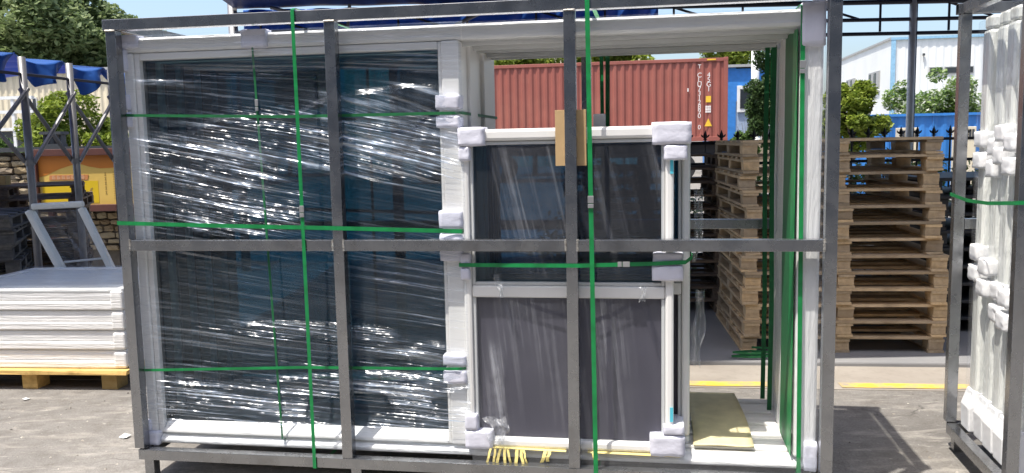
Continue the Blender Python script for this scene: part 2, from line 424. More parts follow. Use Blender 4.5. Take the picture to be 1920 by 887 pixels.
def fbox(x0, x1, y0, y1, z0, z1, seed=0, amp=.006, rnd=.007):
    # soft crumpled block: subdivided rounded box with uneven faces
    n = 6; m = MB(); idx = {}
    rr_ = np.random.default_rng(seed + int(abs(x0 * 913 + z0 * 577) * 100) % 9999)
    def vert(i, j, k):
        key = (i, j, k)
        if key in idx: return idx[key]
        f = np.array([i, j, k]) / n
        lo_ = np.array([x0, y0, z0]); hi_ = np.array([x1, y1, z1]); p_ = lo_ + (hi_ - lo_) * f
        r_ = min(rnd, *((hi_ - lo_) * .45))
        q_ = np.clip(p_, lo_ + r_, hi_ - r_); dv = p_ - q_; L_ = np.linalg.norm(dv)
        if L_ > 1e-9: p_ = q_ + dv / L_ * min(L_, r_)
        p_ = p_ + rr_.normal(size=3) * amp * .15
        idx[key] = len(m.v); m.v.append(tuple(p_)); return idx[key]
    for a in range(n):
        for b in range(n):
            m.f += [(vert(a, b, 0), vert(a, b + 1, 0), vert(a + 1, b + 1, 0), vert(a + 1, b, 0)), (vert(a, b, n), vert(a + 1, b, n), vert(a + 1, b + 1, n), vert(a, b + 1, n)),
                    (vert(a, 0, b), vert(a + 1, 0, b), vert(a + 1, 0, b + 1), vert(a, 0, b + 1)), (vert(a, n, b), vert(a, n, b + 1), vert(a + 1, n, b + 1), vert(a + 1, n, b)),
                    (vert(0, a, b), vert(0, a, b + 1), vert(0, a + 1, b + 1), vert(0, a + 1, b)), (vert(n, a, b), vert(n, a + 1, b), vert(n, a + 1, b + 1), vert(n, a, b + 1))]
    return m

ORD = ['topmost', 'second from the top', 'third from the top', 'fourth from the top', 'fifth from the top', 'sixth from the top', 'seventh from the top',
       'eighth from the top', 'ninth from the top', 'tenth from the top', 'eleventh from the top', 'twelfth from the top', 'lowest']

# value noise
def vnoise(x, y, seed=0):
    xi = np.floor(x).astype(np.int64); yi = np.floor(y).astype(np.int64)
    fx = x - xi; fy = y - yi; fx = fx * fx * (3 - 2 * fx); fy = fy * fy * (3 - 2 * fy)
    def h(a, b):
        k = (a * 374761393 + b * 668265263 + seed * 982451653) & 0xffffffff
        k = ((k ^ (k >> 13)) * 1274126177) & 0xffffffff
        return ((k ^ (k >> 16)) & 0xffff) / 65535.0
    return (h(xi, yi) * (1 - fx) + h(xi + 1, yi) * fx) * (1 - fy) + (h(xi, yi + 1) * (1 - fx) + h(xi + 1, yi + 1) * fx) * fy

def grid_mesh(name, X, Y, Z, mat, attr=None, smooth=True):
    nr, nc = X.shape
    v = np.stack([X, Y, Z], -1).reshape(-1, 3)
    i = np.arange(nr * nc).reshape(nr, nc)
    f = np.stack([i[:-1, :-1], i[:-1, 1:], i[1:, 1:], i[1:, :-1]], -1).reshape(-1, 4)
    me = bpy.data.meshes.new(name)
    me.vertices.add(len(v)); me.vertices.foreach_set('co', v.astype(np.float32).ravel())
    me.loops.add(f.size); me.loops.foreach_set('vertex_index', f.ravel().astype(np.int32))
    me.polygons.add(len(f)); me.polygons.foreach_set('loop_start', (np.arange(len(f)) * 4).astype(np.int32))
    me.update(calc_edges=True); me.validate()
    if attr is not None:
        if not isinstance(attr, tuple): attr = (X * 1.0 + Y, Z * 1.0 + Y * .3, attr)
        a = me.attributes.new('flow', 'FLOAT_VECTOR', 'POINT'); a.data.foreach_set('vector', np.stack(attr, -1).reshape(-1, 3).astype(np.float32).ravel())
    if mat: me.materials.append(M[mat])
    if smooth: me.shade_smooth()
    return me

# ------------------------------------------------------------------ setting: ground, apron, platform, line
YA = -0.115
def ground_strip(name, mat, y0, y1, z0, z1, x0=-60, x1=60, bevel=0.0):
    # strip whose edges run along the yard direction
    o = B(x0, x1, y0, y1, z0, z1).build(name, mat, bevel=bevel)
    o.rotation_euler = (0, 0, YA); return struct(o)
g_ = MB().add([(-600, -600, 0), (600, -600, 0), (600, 600, 0), (-600, 600, 0)], [(0, 1, 2, 3)]).build('ground', 'asphalt'); struct(g_)
# distance of a yard line measured at x = 1.9: y = Y0 + x*tan(YA)
ground_strip('concrete_apron', 'concrete', 5.06, 5.60, -0.05, 0.005)
ground_strip('loading_platform', 'platform_concrete', 5.58, 14.0, -0.05, 0.035, bevel=0.012)
yl = MB()
for a, b in ((-1.9, -0.2), (-0.05, 1.12), (1.38, 2.55), (2.62, 5.5)):
    yl.add([(a, 5.085, 0.009), (b, 5.085, 0.009), (b, 5.185, 0.009), (a, 5.185, 0.009)], [(0, 1, 2, 3)])
o = yl.build('yellow_line', 'yellow_paint'); o.rotation_euler = (0, 0, YA); struct(o)

# ------------------------------------------------------------------ main crate (local axes: s right, d back, h up)
A = -0.165; X0, Y0 = -1.723, 3.680
def cr(s, d, h):
    return (X0 + s * math.cos(A) - d * math.sin(A), Y0 + s * math.sin(A) + d * math.cos(A), h)
TW = 0.046; SR = 3.005; DP = 0.90
def crate(name, label, loc, rz, width, depth, hb, ht, hm, posts, group=None, detail=True):
    c = thing(name, label, 'crate', loc, rz, group)
    w = TW; k = w / 2
    def tb(n, p, q): return MB().sqtube(p, q, w).build(n, 'steel', c, bevel=0.006)
    for d in (k, depth - k):
        tb('top_beam', (-0.012, d, ht - k), (width + 0.012, d, ht - k))
        tb('bottom_beam', (0.016, d, hb + k), (width + 0.012, d, hb + k))
        for s in posts:
            tb('post', (s + k, d, hb + (w + 0.001 if 0 < s < width - w - .01 else 0.052 if s == 0 else w + 0.001)), (s + k, d, ht - w - 0.001))
        for a, b in zip(posts[:-1], posts[1:]):
            tb('middle_rail', (a + w + 0.001, d, hm), (b - 0.001, d, hm))
    for s in (0, width - w):
        for h in (hb + k, ht - k):
            tb('cross_beam', (s + k, w + 0.001, h), (s + k, depth - w - 0.001, h))
    rw = random.Random(int(width * 100))
    for s in posts:
        for sd_ in (s - .001, s + w + .001):
            if sd_ < 0 or sd_ > width: continue
            wm = MB()
            for z_a in np.linspace(hm - k * .95, hm + k * .8, 7): wm.cyl((sd_ + rw.uniform(-.001, .001), -.0005, z_a), (sd_ + rw.uniform(-.001, .001), -.0005, z_a + .0075), rw.uniform(.004, .006), rw.uniform(.0035, .0055), 7)
            wm.build('weld_bead', 'weld', c)
        wm = MB()
        for x_a in np.linspace(s + .002, s + w - .008, 6): wm.cyl((x_a, -.0005, ht - w - .001 + rw.uniform(-.001, .001)), (x_a + .008, -.0005, ht - w - .001), rw.uniform(.004, .006), .004, 7)
        wm.build('weld_bead', 'weld', c)
    for s in posts:
        for d in (0.0, depth - 0.09):
            tb('foot', (s + 0.03 + k, d + k + .02, 0.0), (s + 0.03 + k, d + k + .02, hb - 0.001))
    return c
crate('steel_crate', 'large galvanised steel tube crate holding wrapped windows in the foreground', (X0, Y0, 0), A, SR, DP, 0.110, 2.056, 1.084, [0.0, 0.983, 1.966, SR - TW])

# ------------------------------------------------------------------ big window frames stacked in the crate
HB, HT = 0.165, 1.985          # outer frame bottom / top
SL, SRF = 0.030, 2.955
MUL = (1.455, 1.53)
def big_window(d0, dep, idx):
    lab = ['glazed white window with large dark pane, front of the full-width stack in the crate',
           'full-width white window frame second in the stack, behind the film-wrapped front one',
           'full-width white window frame third in the stack inside the crate',
           'full-width white window frame fourth in the stack inside the crate',
           'rearmost full-width white window frame of the stack inside the crate'][idx]
    root = thing('window_unit', lab, 'window', cr(SL, d0, HB), A, 'full-width windows in the crate')
    Wd = SRF - SL; Hh = HT - HB
    vj = [0, .012, -.006, .010, .002][idx]; hj = random.uniform(-0.004, 0.004)
    def P(n, s0, s1, z0, z1, y0=0.0, y1=dep, m='pvc', bev=0.006, par=root):
        return B(s0 - SL, s1 - SL, y0, y1, z0 - HB, z1 - HB).build(n, m, par, bevel=bev)
    hd = HT - 0.063 + hj; sl = HB + 0.047
    mh = 'pvc_film_h' if idx == 0 else 'pvc'
    P('head', SL, SRF, hd, HT, m=mh, bev=0.012)
    MB().xprism([(0, .006), (.006, 0), (dep, 0), (dep, sl - HB), (.032, sl - HB), (.0, .020)], 0, Wd).build('sill', mh, root, bevel=.005)
    P('jamb', SL, SL + 0.045, sl + .001, hd - .001, m='pvc')
    P('jamb', SRF - 0.088 + vj, SRF, sl + .001, hd - .001, m='pvc_film_v', bev=0.012)
    P('mullion', MUL[0] + vj, MUL[1] + vj, sl + .001, hd - .001, m='pvc')
    # inner tracks on head and sill
    P('track', SL + 0.1, SRF - 0.1, hd - 0.018, hd - 0.001, dep * 0.45, dep * 0.6, m='pvc_grey', bev=0.002)
    P('track', 1.56, SRF - 0.1, sl + 0.001, sl + 0.012, dep * 0.45, dep * 0.6, m='pvc', bev=0.002)
    # glazed left sash
    a, b, z0, z1 = SL + 0.046, MUL[0] + vj - 0.001, sl + 0.002, hd - 0.002
    fw = 0.024
    sash = B(a - SL, a - SL + fw, 0.01, dep - 0.02, z0 - HB, z1 - HB)
    sash.box(b - SL - fw * .6, b - SL, 0.01, dep - 0.02, z0 - HB, z1 - HB)
    zr = z0 - HB
    sash.xprism([(.006, zr), (dep - .02, zr), (dep - .02, zr + .05), (.044, zr + .05), (.008, zr + .012)], a - SL + fw + .0005, b - SL - fw * .6 - .0005)
    sash.box(a - SL + fw + .0005, b - SL - fw * .6 - .0005, 0.01, dep - 0.02, z1 - HB - 0.030, z1 - HB)
    sh = sash.build('sash', 'pvc', root, bevel=0.004)
    gs = MB()
    gs.box(a - SL + fw + .001, a - SL + fw + .008, 0.035, dep - .03, z0 - HB + .051, z1 - HB - .031)
    gs.box(b - SL - fw * .6 - .008, b - SL - fw * .6 - .001, 0.035, dep - .03, z0 - HB + .051, z1 - HB - .031)
    gs.build('gasket', 'gasket', sh)
    MB().add([(a - SL + fw + .009, .045, z0 - HB + .0505), (b - SL - fw * .6 - .009, .045, z0 - HB + .0505), (b - SL - fw * .6 - .009, .045, z1 - HB - .0305), (a - SL + fw + .009, .045, z1 - HB - .0305)], [(0, 1, 2, 3)]).build('glass_pane', 'glass', sh)
    if idx == 0:
        def foam(s0, s1, z0, z1, y0=-0.022, y1=0.05, m='foam'):
            return fbox(s0 - SL, s1 - SL, y0, y1, z0 - HB, z1 - HB).build('foam_protector', m, root, smooth=True)
        foam(0.018, 0.110, 1.94, 1.996, -0.02); foam(0.016, 0.052, 1.84, 1.938, -0.021)
        foam(0.016, 0.054, 1.675, 1.74); foam(0.017, 0.056, 1.60, 1.665, -0.024)
        foam(0.590, 0.705, 1.92, 1.998, -0.018)
        foam(0.020, 0.088, 0.158, 0.222, -0.02); foam(0.018, 0.048, 0.224, 0.272, -0.018)
        for z0, z1 in ((1.64, 1.70), (1.566, 1.615), (1.15, 1.225), (1.012, 1.128), (0.566, 0.612), (0.486, 0.545)):
            foam(1.430, 1.533, z0, z1, -0.024, 0.06)
        foam(2.868, 2.9585, 1.84, 2.0075, -0.02, .12); foam(2.905, 2.9585, 0.165, 0.285, -0.02)
    else:
        fbox(2.872 - SL, 2.9585 - SL, -.004, dep + .004, 1.90 - HB, 2.0075 - HB, idx, .003, .006).build('foam_protector', 'foam', root, smooth=True)  # pads added on rear frames to block sun and fill the crate's shadow
    return root
for i in range(5): big_window(0.068 + i * 0.160, 0.148, i)

# ------------------------------------------------------------------ small windows standing in the open half
def small_window(s0, s1, d0, dep, z0, z1, idx):
    lab = ['smaller white window with dark upper pane and dark insect screen below, foam on its corners',
           'small white window directly behind the front small window, its right jamb showing',
           'third small white window in the pack leaning in the open half of the crate',
           'rear small white window of the pack in the open half of the crate'][idx]
    r = thing('small_window', lab, 'window', cr(s0, d0, z0), A, 'small windows packed in the crate')
    w, h = s1 - s0, z1 - z0
    def P(n, a, b, c, e, y0=0.0, y1=dep, m='pvc', bev=0.006, par=r): return B(a, b, y0, y1, c, e).build(n, m, par, bevel=bev)
    fw = 0.034
    P('head', 0, w, h - 0.048, h, bev=0.012)
    P('sill', 0, w, 0, 0.04, bev=0.012)
    P('jamb', 0, fw, 0.041, h - 0.049, bev=0.010); P('jamb', w - fw, w, 0.041, h - 0.049, bev=0.010)
    mr = 0.645
    P('meeting_rail', fw + .001, w - fw - .001, mr, mr + 0.05, 0.006, dep - .01)
    # upper light
    sh = MB()
    a, b, c, e = fw + .001, w - fw - .001, mr + .051, h - 0.05
    t_ = 0.014
    sh.box(a, a + t_, .012, dep - .01, c, e).box(b - t_, b, .012, dep - .01, c, e).box(a + t_, b - t_, .0125, dep - .01, c, c + t_).box(a + t_, b - t_, .0125, dep - .01, e - t_, e)
    so = sh.build('sash', 'pvc_grey', r, bevel=0.003)
    MB().add([(a + t_, .03, c + t_), (b - t_, .03, c + t_), (b - t_, .03, e - t_), (a + t_, .03, e - t_)], [(0, 1, 2, 3)]).build('glass_pane', 'glass_navy', so)
    # lower screen
    c, e = 0.042, mr - .001
    ls = MB(); ls.box(a, a + t_, .012, .06, c, e).box(b - t_, b, .012, .06, c, e)
    lo = ls.build('screen_frame', 'pvc_grey', r, bevel=0.003)
    B(a + t_ + .0005, b - t_ - .0005, .03, .034, c, e).build('insect_screen', 'screen', lo)
    return r
SW = (1.528, 2.393)
f0 = small_window(SW[0], SW[1], 0.052, 0.10, 0.214, 1.556, 0)
for i in range(1, 4): small_window(1.565 + .002 * i, 2.458 + .004 * math.sin(i * 2), 0.052 + 0.106 * i, 0.10, 0.214, 1.55 + .006 * (i % 2), i)
def sfoam(s0, s1, z0, z1, y0=-0.02, y1=0.09, m='foam'):
    return fbox(s0 - SW[0], s1 - SW[0], y0, y1, z0 - .214, z1 - .214).build('foam_protector', m, f0, smooth=True)
sfoam(1.522, 1.634, 1.488, 1.566, -.02); sfoam(1.523, 1.572, 1.428, 1.487, -.016)
sfoam(2.306, 2.462, 1.480, 1.570, -.02, .30); sfoam(2.352, 2.446, 1.418, 1.479, -.017, .2)
sfoam(1.519, 1.640, 0.206, 0.288, -.012); sfoam(1.520, 1.576, 0.289, 0.358, -.014)
sfoam(2.296, 2.440, 0.206, 0.298, -.014, .2); sfoam(2.35, 2.436, 0.299, 0.340, -.016, .2)
sfoam(1.519, 1.560, 0.934, 0.985, -.018); sfoam(1.520, 1.562, 0.990, 1.046, -.016)
sfoam(2.306, 2.430, 0.935, 1.000, -.018, .15); sfoam(2.31, 2.43, 1.006, 1.05, -.014, .15)
for z0, z1 in ((1.365, 1.432), (0.352, 0.412)):
    B(2.378 - SW[0], 2.391 - SW[0], -0.003, -0.0005, z0 - .214, z1 - .214).build('blue_tape', 'blue_tape', f0)

# cardboard pad, grey foam block, tan board, torn paper strips
o = B(0, .124, 0, .010, 0, .222).build('cardboard_pad', 'cardboard', bevel=.001); o.location = cr(1.925, 0.0465, 1.403); o.rotation_euler = (0.015, 0, A)
o.location = cr(1.925, 0.033, 1.403); tag(o, 'tan cardboard pad wedged between the middle steel post and the small window', 'cardboard')
o = B(0, .05, 0, .03, 0, .055).build('foam_block', 'ac_grey', bevel=.004); o.location = cr(2.068, .17, 1.556); o.rotation_euler = (0, 0, A)
tag(o, 'small grey foam block standing on the small window head beside the green strap', 'foam block')
bm_ = MB(); n = 14
for i in range(n):
    pass
xx, yy = np.meshgrid(np.linspace(2.47, 2.715, 8), np.linspace(.115, .87, 30))
zz = .2215 + .004 * vnoise(xx * 9, yy * 9, 3) + .012 * np.clip((.16 - yy) / .05, 0, 1) * vnoise(xx * 12, yy * 0, 5) * .5
me = grid_mesh('tan_board', xx - 2.47 + .012 * np.sin(yy * 4), yy, zz - .203, 'yellow_board')
o = put('tan_board', me, None, cr(2.47, 0, .215), (0, 0, A))
sm = o.modifiers.new('solid', 'SOLIDIFY'); sm.thickness = .005
tag(o, 'thin tan board lying across the white sills beside the small windows', 'board')
ps = thing('torn_paper', 'torn yellow paper strips hanging from under the small window', 'paper', cr(1.62, .03, .16), A)
m_ = MB()
m_.add([(0, .012, .055), (.33, .012, .050), (.33, .034, .056), (0, .034, .062)], [(0, 1, 2, 3)]); m_.add([(.42, .012, .050), (.80, .012, .047), (.80, .034, .053), (.42, .034, .056)], [(0, 1, 2, 3)])
ob = m_.build('paper_sheet', 'yellow_paper', ps); sm = ob.modifiers.new('solid', 'SOLIDIFY'); sm.thickness = .002
rr = random.Random(4)
for (x, L, tilt, w) in ((.012, .075, -.25, .010), (.03, .070, -.15, .010), (.052, .09, -.2, .012), (.068, .085, .05, .012), (.085, .06, .15, .010), (.125, .10, -.12, .014), (.142, .095, .1, .012), (.152, .06, .2, .008), (.245, .05, -.3, .016), (.262, .045, -.2, .014), (.45, .03, .2, .02)):
    pts = [(x + tilt * L * k / 4 + rr.uniform(-.003, .003), .010 - .012 * math.sin(k * .7), .052 - L * k / 4) for k in range(5)]
    MB().ribbon(pts, (1, 0, 0.15), w, .0015).build('paper_strip', 'yellow_paper', ps, smooth=False)

# ------------------------------------------------------------------ green straps
def strap(label, pts, wdir, w=.016, th=.0012, closed=True, mat='strap', seal=None, seal_ax=None):
    o = thing('packing_strap', label, 'strap', cr(pts[0][0], pts[0][1], pts[0][2]), A, 'green packing straps')
    p0 = Vector(pts[0]); L = [Vector(p) - p0 for p in pts]
    MB().ribbon(L, wdir, w, th, closed).build('band', mat, o)
    if seal:
        c = Vector(seal) - p0
        ax = Vector(seal_ax)
        s_ = MB()
        s_.bar(c - ax * .014, c + ax * .014, w + .005, .004, (0, 1, 0) if abs(ax.z) > .5 else (0, 1, 0))
        s_.bar(c - ax * .034, c - ax * .018, w + .004, .005, (0, 1, 0))
        so = s_.build('seal', 'seal', o, bevel=.001)
        if abs(ax.z) < .5: pass
    return o
def vloop(s0, s1, h0, h1, df, db): # loop round the pack in the depth-height plane
    return [(s0, df, h1), (s1, df, h0), (s1, df + .02, h0 - .008), (s1, db - .02, h0 - .008), (s1, db, h0), (s0, db, h1), (s0, db - .02, h1 + .008), (s0, df + .02, h1 + .008)]
strap('bright green vertical strap round the crate, in front of the film-wrapped pane', vloop(.853, .857, .108, 2.06, -.006, DP + .006), (1, 0, 0), .015, seal=(.855, -.010, 1.24), seal_ax=(0, 0, 1))
strap('green vertical strap round the crate, just right of the middle steel post', vloop(2.060, 2.078, .108, 2.06, -.006, DP + .006), (1, 0, 0), .018, seal=(2.067, -.010, 1.27), seal_ax=(0, 0, 1))
strap('green vertical strap along the right white jamb of the window stack', vloop(2.872, 2.886, .158, 1.992, .052, .872), (1, 0, 0), .017, seal=(2.874, .047, 1.775), seal_ax=(0, 0, 1))
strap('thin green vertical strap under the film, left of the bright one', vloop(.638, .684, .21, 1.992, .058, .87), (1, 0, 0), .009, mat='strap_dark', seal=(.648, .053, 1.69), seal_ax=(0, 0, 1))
strap('green horizontal strap crossing the left post above the middle rail', [(-.004, -.004, 1.184), (.5, -.004, 1.17), (1.01, -.0045, 1.158), (1.05, -.003, 1.157), (1.53, .042, 1.139), (1.537, .06, 1.139), (1.537, .86, 1.139), (1.50, .87, 1.139), (.03, .87, 1.184), (-.004, .85, 1.184)], (0, 0, 1), .017)
strap('green horizontal strap round the small windows below the middle rail', [(1.516, .034, .999), (1.60, .028, 1.0), (1.955, -.004, 1.004), (2.02, -.004, 1.004), (2.30, .028, 1.008), (2.438, .034, 1.014), (2.466, .06, 1.032), (2.466, .47, 1.03), (2.44, .475, 1.014), (1.55, .475, 1.0), (1.516, .46, .999)], (0, 0, 1), .016, seal=(2.205, .012, 1.008), seal_ax=(1, 0, 0))
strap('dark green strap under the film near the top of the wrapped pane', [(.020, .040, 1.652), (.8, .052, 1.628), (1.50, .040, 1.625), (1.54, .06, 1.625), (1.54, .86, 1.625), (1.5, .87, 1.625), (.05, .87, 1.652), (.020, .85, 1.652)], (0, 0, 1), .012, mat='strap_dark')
strap('green strap under the film near the bottom of the wrapped pane', [(.020, .040, .512), (.8, .055, .540), (1.50, .040, .555), (1.54, .06, .555), (1.54, .86, .555), (1.5, .87, .555), (.05, .87, .512), (.020, .85, .512)], (0, 0, 1), .012)
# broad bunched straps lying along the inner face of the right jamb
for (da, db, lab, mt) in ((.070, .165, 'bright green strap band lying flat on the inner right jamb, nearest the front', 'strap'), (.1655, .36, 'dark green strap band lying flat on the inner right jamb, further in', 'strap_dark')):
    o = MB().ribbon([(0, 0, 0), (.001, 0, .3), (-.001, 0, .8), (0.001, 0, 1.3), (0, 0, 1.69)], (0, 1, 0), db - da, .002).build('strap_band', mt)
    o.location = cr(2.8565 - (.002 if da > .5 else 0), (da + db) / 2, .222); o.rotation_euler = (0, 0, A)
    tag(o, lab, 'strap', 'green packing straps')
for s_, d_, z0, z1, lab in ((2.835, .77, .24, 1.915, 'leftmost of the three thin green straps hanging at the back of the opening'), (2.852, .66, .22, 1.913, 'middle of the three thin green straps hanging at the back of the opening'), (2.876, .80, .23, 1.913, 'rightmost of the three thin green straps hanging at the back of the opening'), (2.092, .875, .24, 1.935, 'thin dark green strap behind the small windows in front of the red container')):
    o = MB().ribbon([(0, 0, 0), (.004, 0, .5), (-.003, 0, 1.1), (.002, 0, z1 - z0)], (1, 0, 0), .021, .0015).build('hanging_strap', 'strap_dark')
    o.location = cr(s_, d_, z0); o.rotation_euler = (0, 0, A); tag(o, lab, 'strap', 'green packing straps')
m_ = MB().ribbon([(0.12 * math.cos(k * .62) * (1 + .1 * math.sin(k * 1.7)) * (1.3 if k % 2 else 1), .055 * math.sin(k * .62), .004 + .0025 * k) for k in range(24)], (0, 0, 1), .014, .002)
o = m_.build('strap_coil', 'strap_dark'); o.location = (1.62, 5.50, .036); tag(o, 'loose coil of green strap lying on the platform by the pallet stack', 'strap')

# ------------------------------------------------------------------ stretch film over the glazed half
def film(name, s0, s1, h0, h1, ns, nh, dfun, mat, label, slope_ax='h', gain=1.0, hot=None, fan=None, seed=1, base_amp=.26):
    s, h = np.meshgrid(np.linspace(s0, s1, ns), np.linspace(h0, h1, nh))
    if slope_ax == 'h':
        k = fan(s, h) if fan else 0
        q = h + k * (s - s0); along = s
    else:
        k = fan(s, h) if fan else 0
        q = s + k * (h - h0); along = h
    amp = np.full_like(s, base_amp)
    hm_ = np.zeros_like(s)
    if hot:
        for (cs, ch, rs, rh, a) in hot: hm_ += a * np.exp(-((s - cs) / rs) ** 2 - ((h - ch) / rh) ** 2)
    nz_ = np.clip(vnoise(q * 6, along * .9, seed + 9) * 1.5 - .35, 0, 1)
    brk = np.clip(vnoise(q * 16, along * 7, seed + 13) * 2.2 - .55, 0, 1)
    amp = amp * (.15 + 1.7 * nz_) + np.clip(hm_, 0, 1.1) * (.15 + 1.3 * nz_) + np.clip(hm_ - .7, 0, 1.8) * (.1 + 1.4 * brk)
    gamp = np.minimum(amp, .9)
    d = .007 * np.sin(along * 15 + 5 * vnoise(q * 3, along, seed + 20)) * .5 + .012 * (vnoise(q * 13, along * 1.1, seed) - .5) + .0062 * (vnoise(q * 34, along * 1.7, seed + 1) - .5)
    d = d * gamp * gain
    D = dfun(s, h) + d
    me = grid_mesh(name, s - s0, D, h - h0, mat, (q + along * 0, along + 0 * q, np.clip(amp, 0, 2)))
    o = put(name, me, None, cr(s0, 0, h0), (0, 0, A))
    if label: tag(o, label, 'film')
    return o
def fan_left(s, h):
    return np.interp(h, [.1, .45, .75, 1.05, 1.35, 1.62, 1.78, 2.1], [.03, .08, .14, .17, .20, .14, .06, .0])
hot = [(.58, 1.52, .20, .09, 2.5), (.50, 1.36, .14, .05, .8), (1.2, 1.64, .26, .07, 2.6), (1.2, 1.46, .26, .06, 2.6), (.52, 1.19, .22, .08, 2.5), (.80, .70, .34, .045, 1.9), (.30, .42, .35, .10, .7), (.86, .37, .30, .10, 2.3), (1.25, .38, .34, .11, 2.3), (1.30, .64, .25, .05, 1.6), (1.30, .95, .25, .08, .8), (.15, 1.78, .2, .02, .6), (1.35, 1.70, .15, .04, 1.2), (.6, 1.45, .6, .25, .35), (1.1, .45, .4, .15, .3), (.5, 1.28, .5, .1, .4), (.75, 1.42, .7, .2, .45), (.8, .38, .8, .1, .4), (1.25, 1.55, .3, .2, .5), (1.1, 1.05, .5, .06, .3), (.9, .7, .5, .06, .35), (.2, 1.7, .3, .06, .3), (.9, 1.84, .8, .06, .25)]
def dleft(s, h):
    # taut between the frame members and pulled slightly inwards over the glass
    base = .044 + .016 * np.clip(np.minimum(s - .12, 1.43 - s) / .1, 0, 1) * np.clip(np.minimum(h - .25, 1.9 - h) / .08, 0, 1)
    base = base + np.clip((h - 1.97) / .03, 0, 1) * .05 + np.clip((.19 - h) / .03, 0, 1) * .04
    return base
film('stretch_film', .018, 1.545, .165, 1.998, 150, 620, dleft, 'film', 'clear stretch film wrapped across the large dark pane, creased and glinting', gain=1.0, hot=hot, fan=fan_left, seed=11)
# film on the head over the open half
def dhead(s, h): return .050 + np.clip((h - 1.98) / .02, 0, 1) ** 2 * .10 + np.clip((1.93 - h) / .02, 0, 1) * .02
film('stretch_film', 1.55, 2.90, 1.905, 2.000, 120, 60, dhead, 'film_thick', 'clear film wrapped over the white head above the open half', gain=.9, hot=[(2.4, 2.0, .5, .05, .6)], fan=lambda s, h: -.01 + 0 * s, seed=23)
def djamb(s, h): return .040 + np.clip((s - 2.955) / .012, 0, 1) * .08
film('stretch_film', 2.892, 2.972, .18, 1.86, 40, 260, djamb, 'film_thick', 'clear film wrapped round the tall right white jamb', slope_ax='v', gain=1.4, hot=[(2.93, .35, .05, .2, .8)], seed=31, fan=lambda s, h: .03 + 0 * s)
film('stretch_film', 1.56, 2.36, .235, .865, 260, 60, lambda s, h: .060 + 0 * s, 'film_soft', 'clear film with vertical creases over the lower insect screen', slope_ax='v', gain=.8, hot=[(1.66, .5, .05, .3, 1.2), (1.75, .6, .3, .4, .35), (2.2, .6, .2, .4, .35)], seed=41, fan=lambda s, h: .10 + 0 * s)
film('stretch_film', 1.575, 2.35, .935, 1.50, 220, 50, lambda s, h: .063 + 0 * s, 'film_soft', 'clear film with slanting creases over the upper dark pane', slope_ax='v', gain=.45, hot=[(1.8, 1.2, .15, .4, .5), (2.2, 1.2, .15, .4, .4)], seed=47, fan=lambda s, h: .22 + 0 * s)
def dsill(s, h): return .040 + .004 * np.sin(s * 9)
film('stretch_film', 1.55, 2.95, .155, .225, 120, 30, dsill, 'film_thick', 'clear film wrapped over the white sill below the small windows', gain=.7, fan=lambda s, h: .0 * s, seed=53)

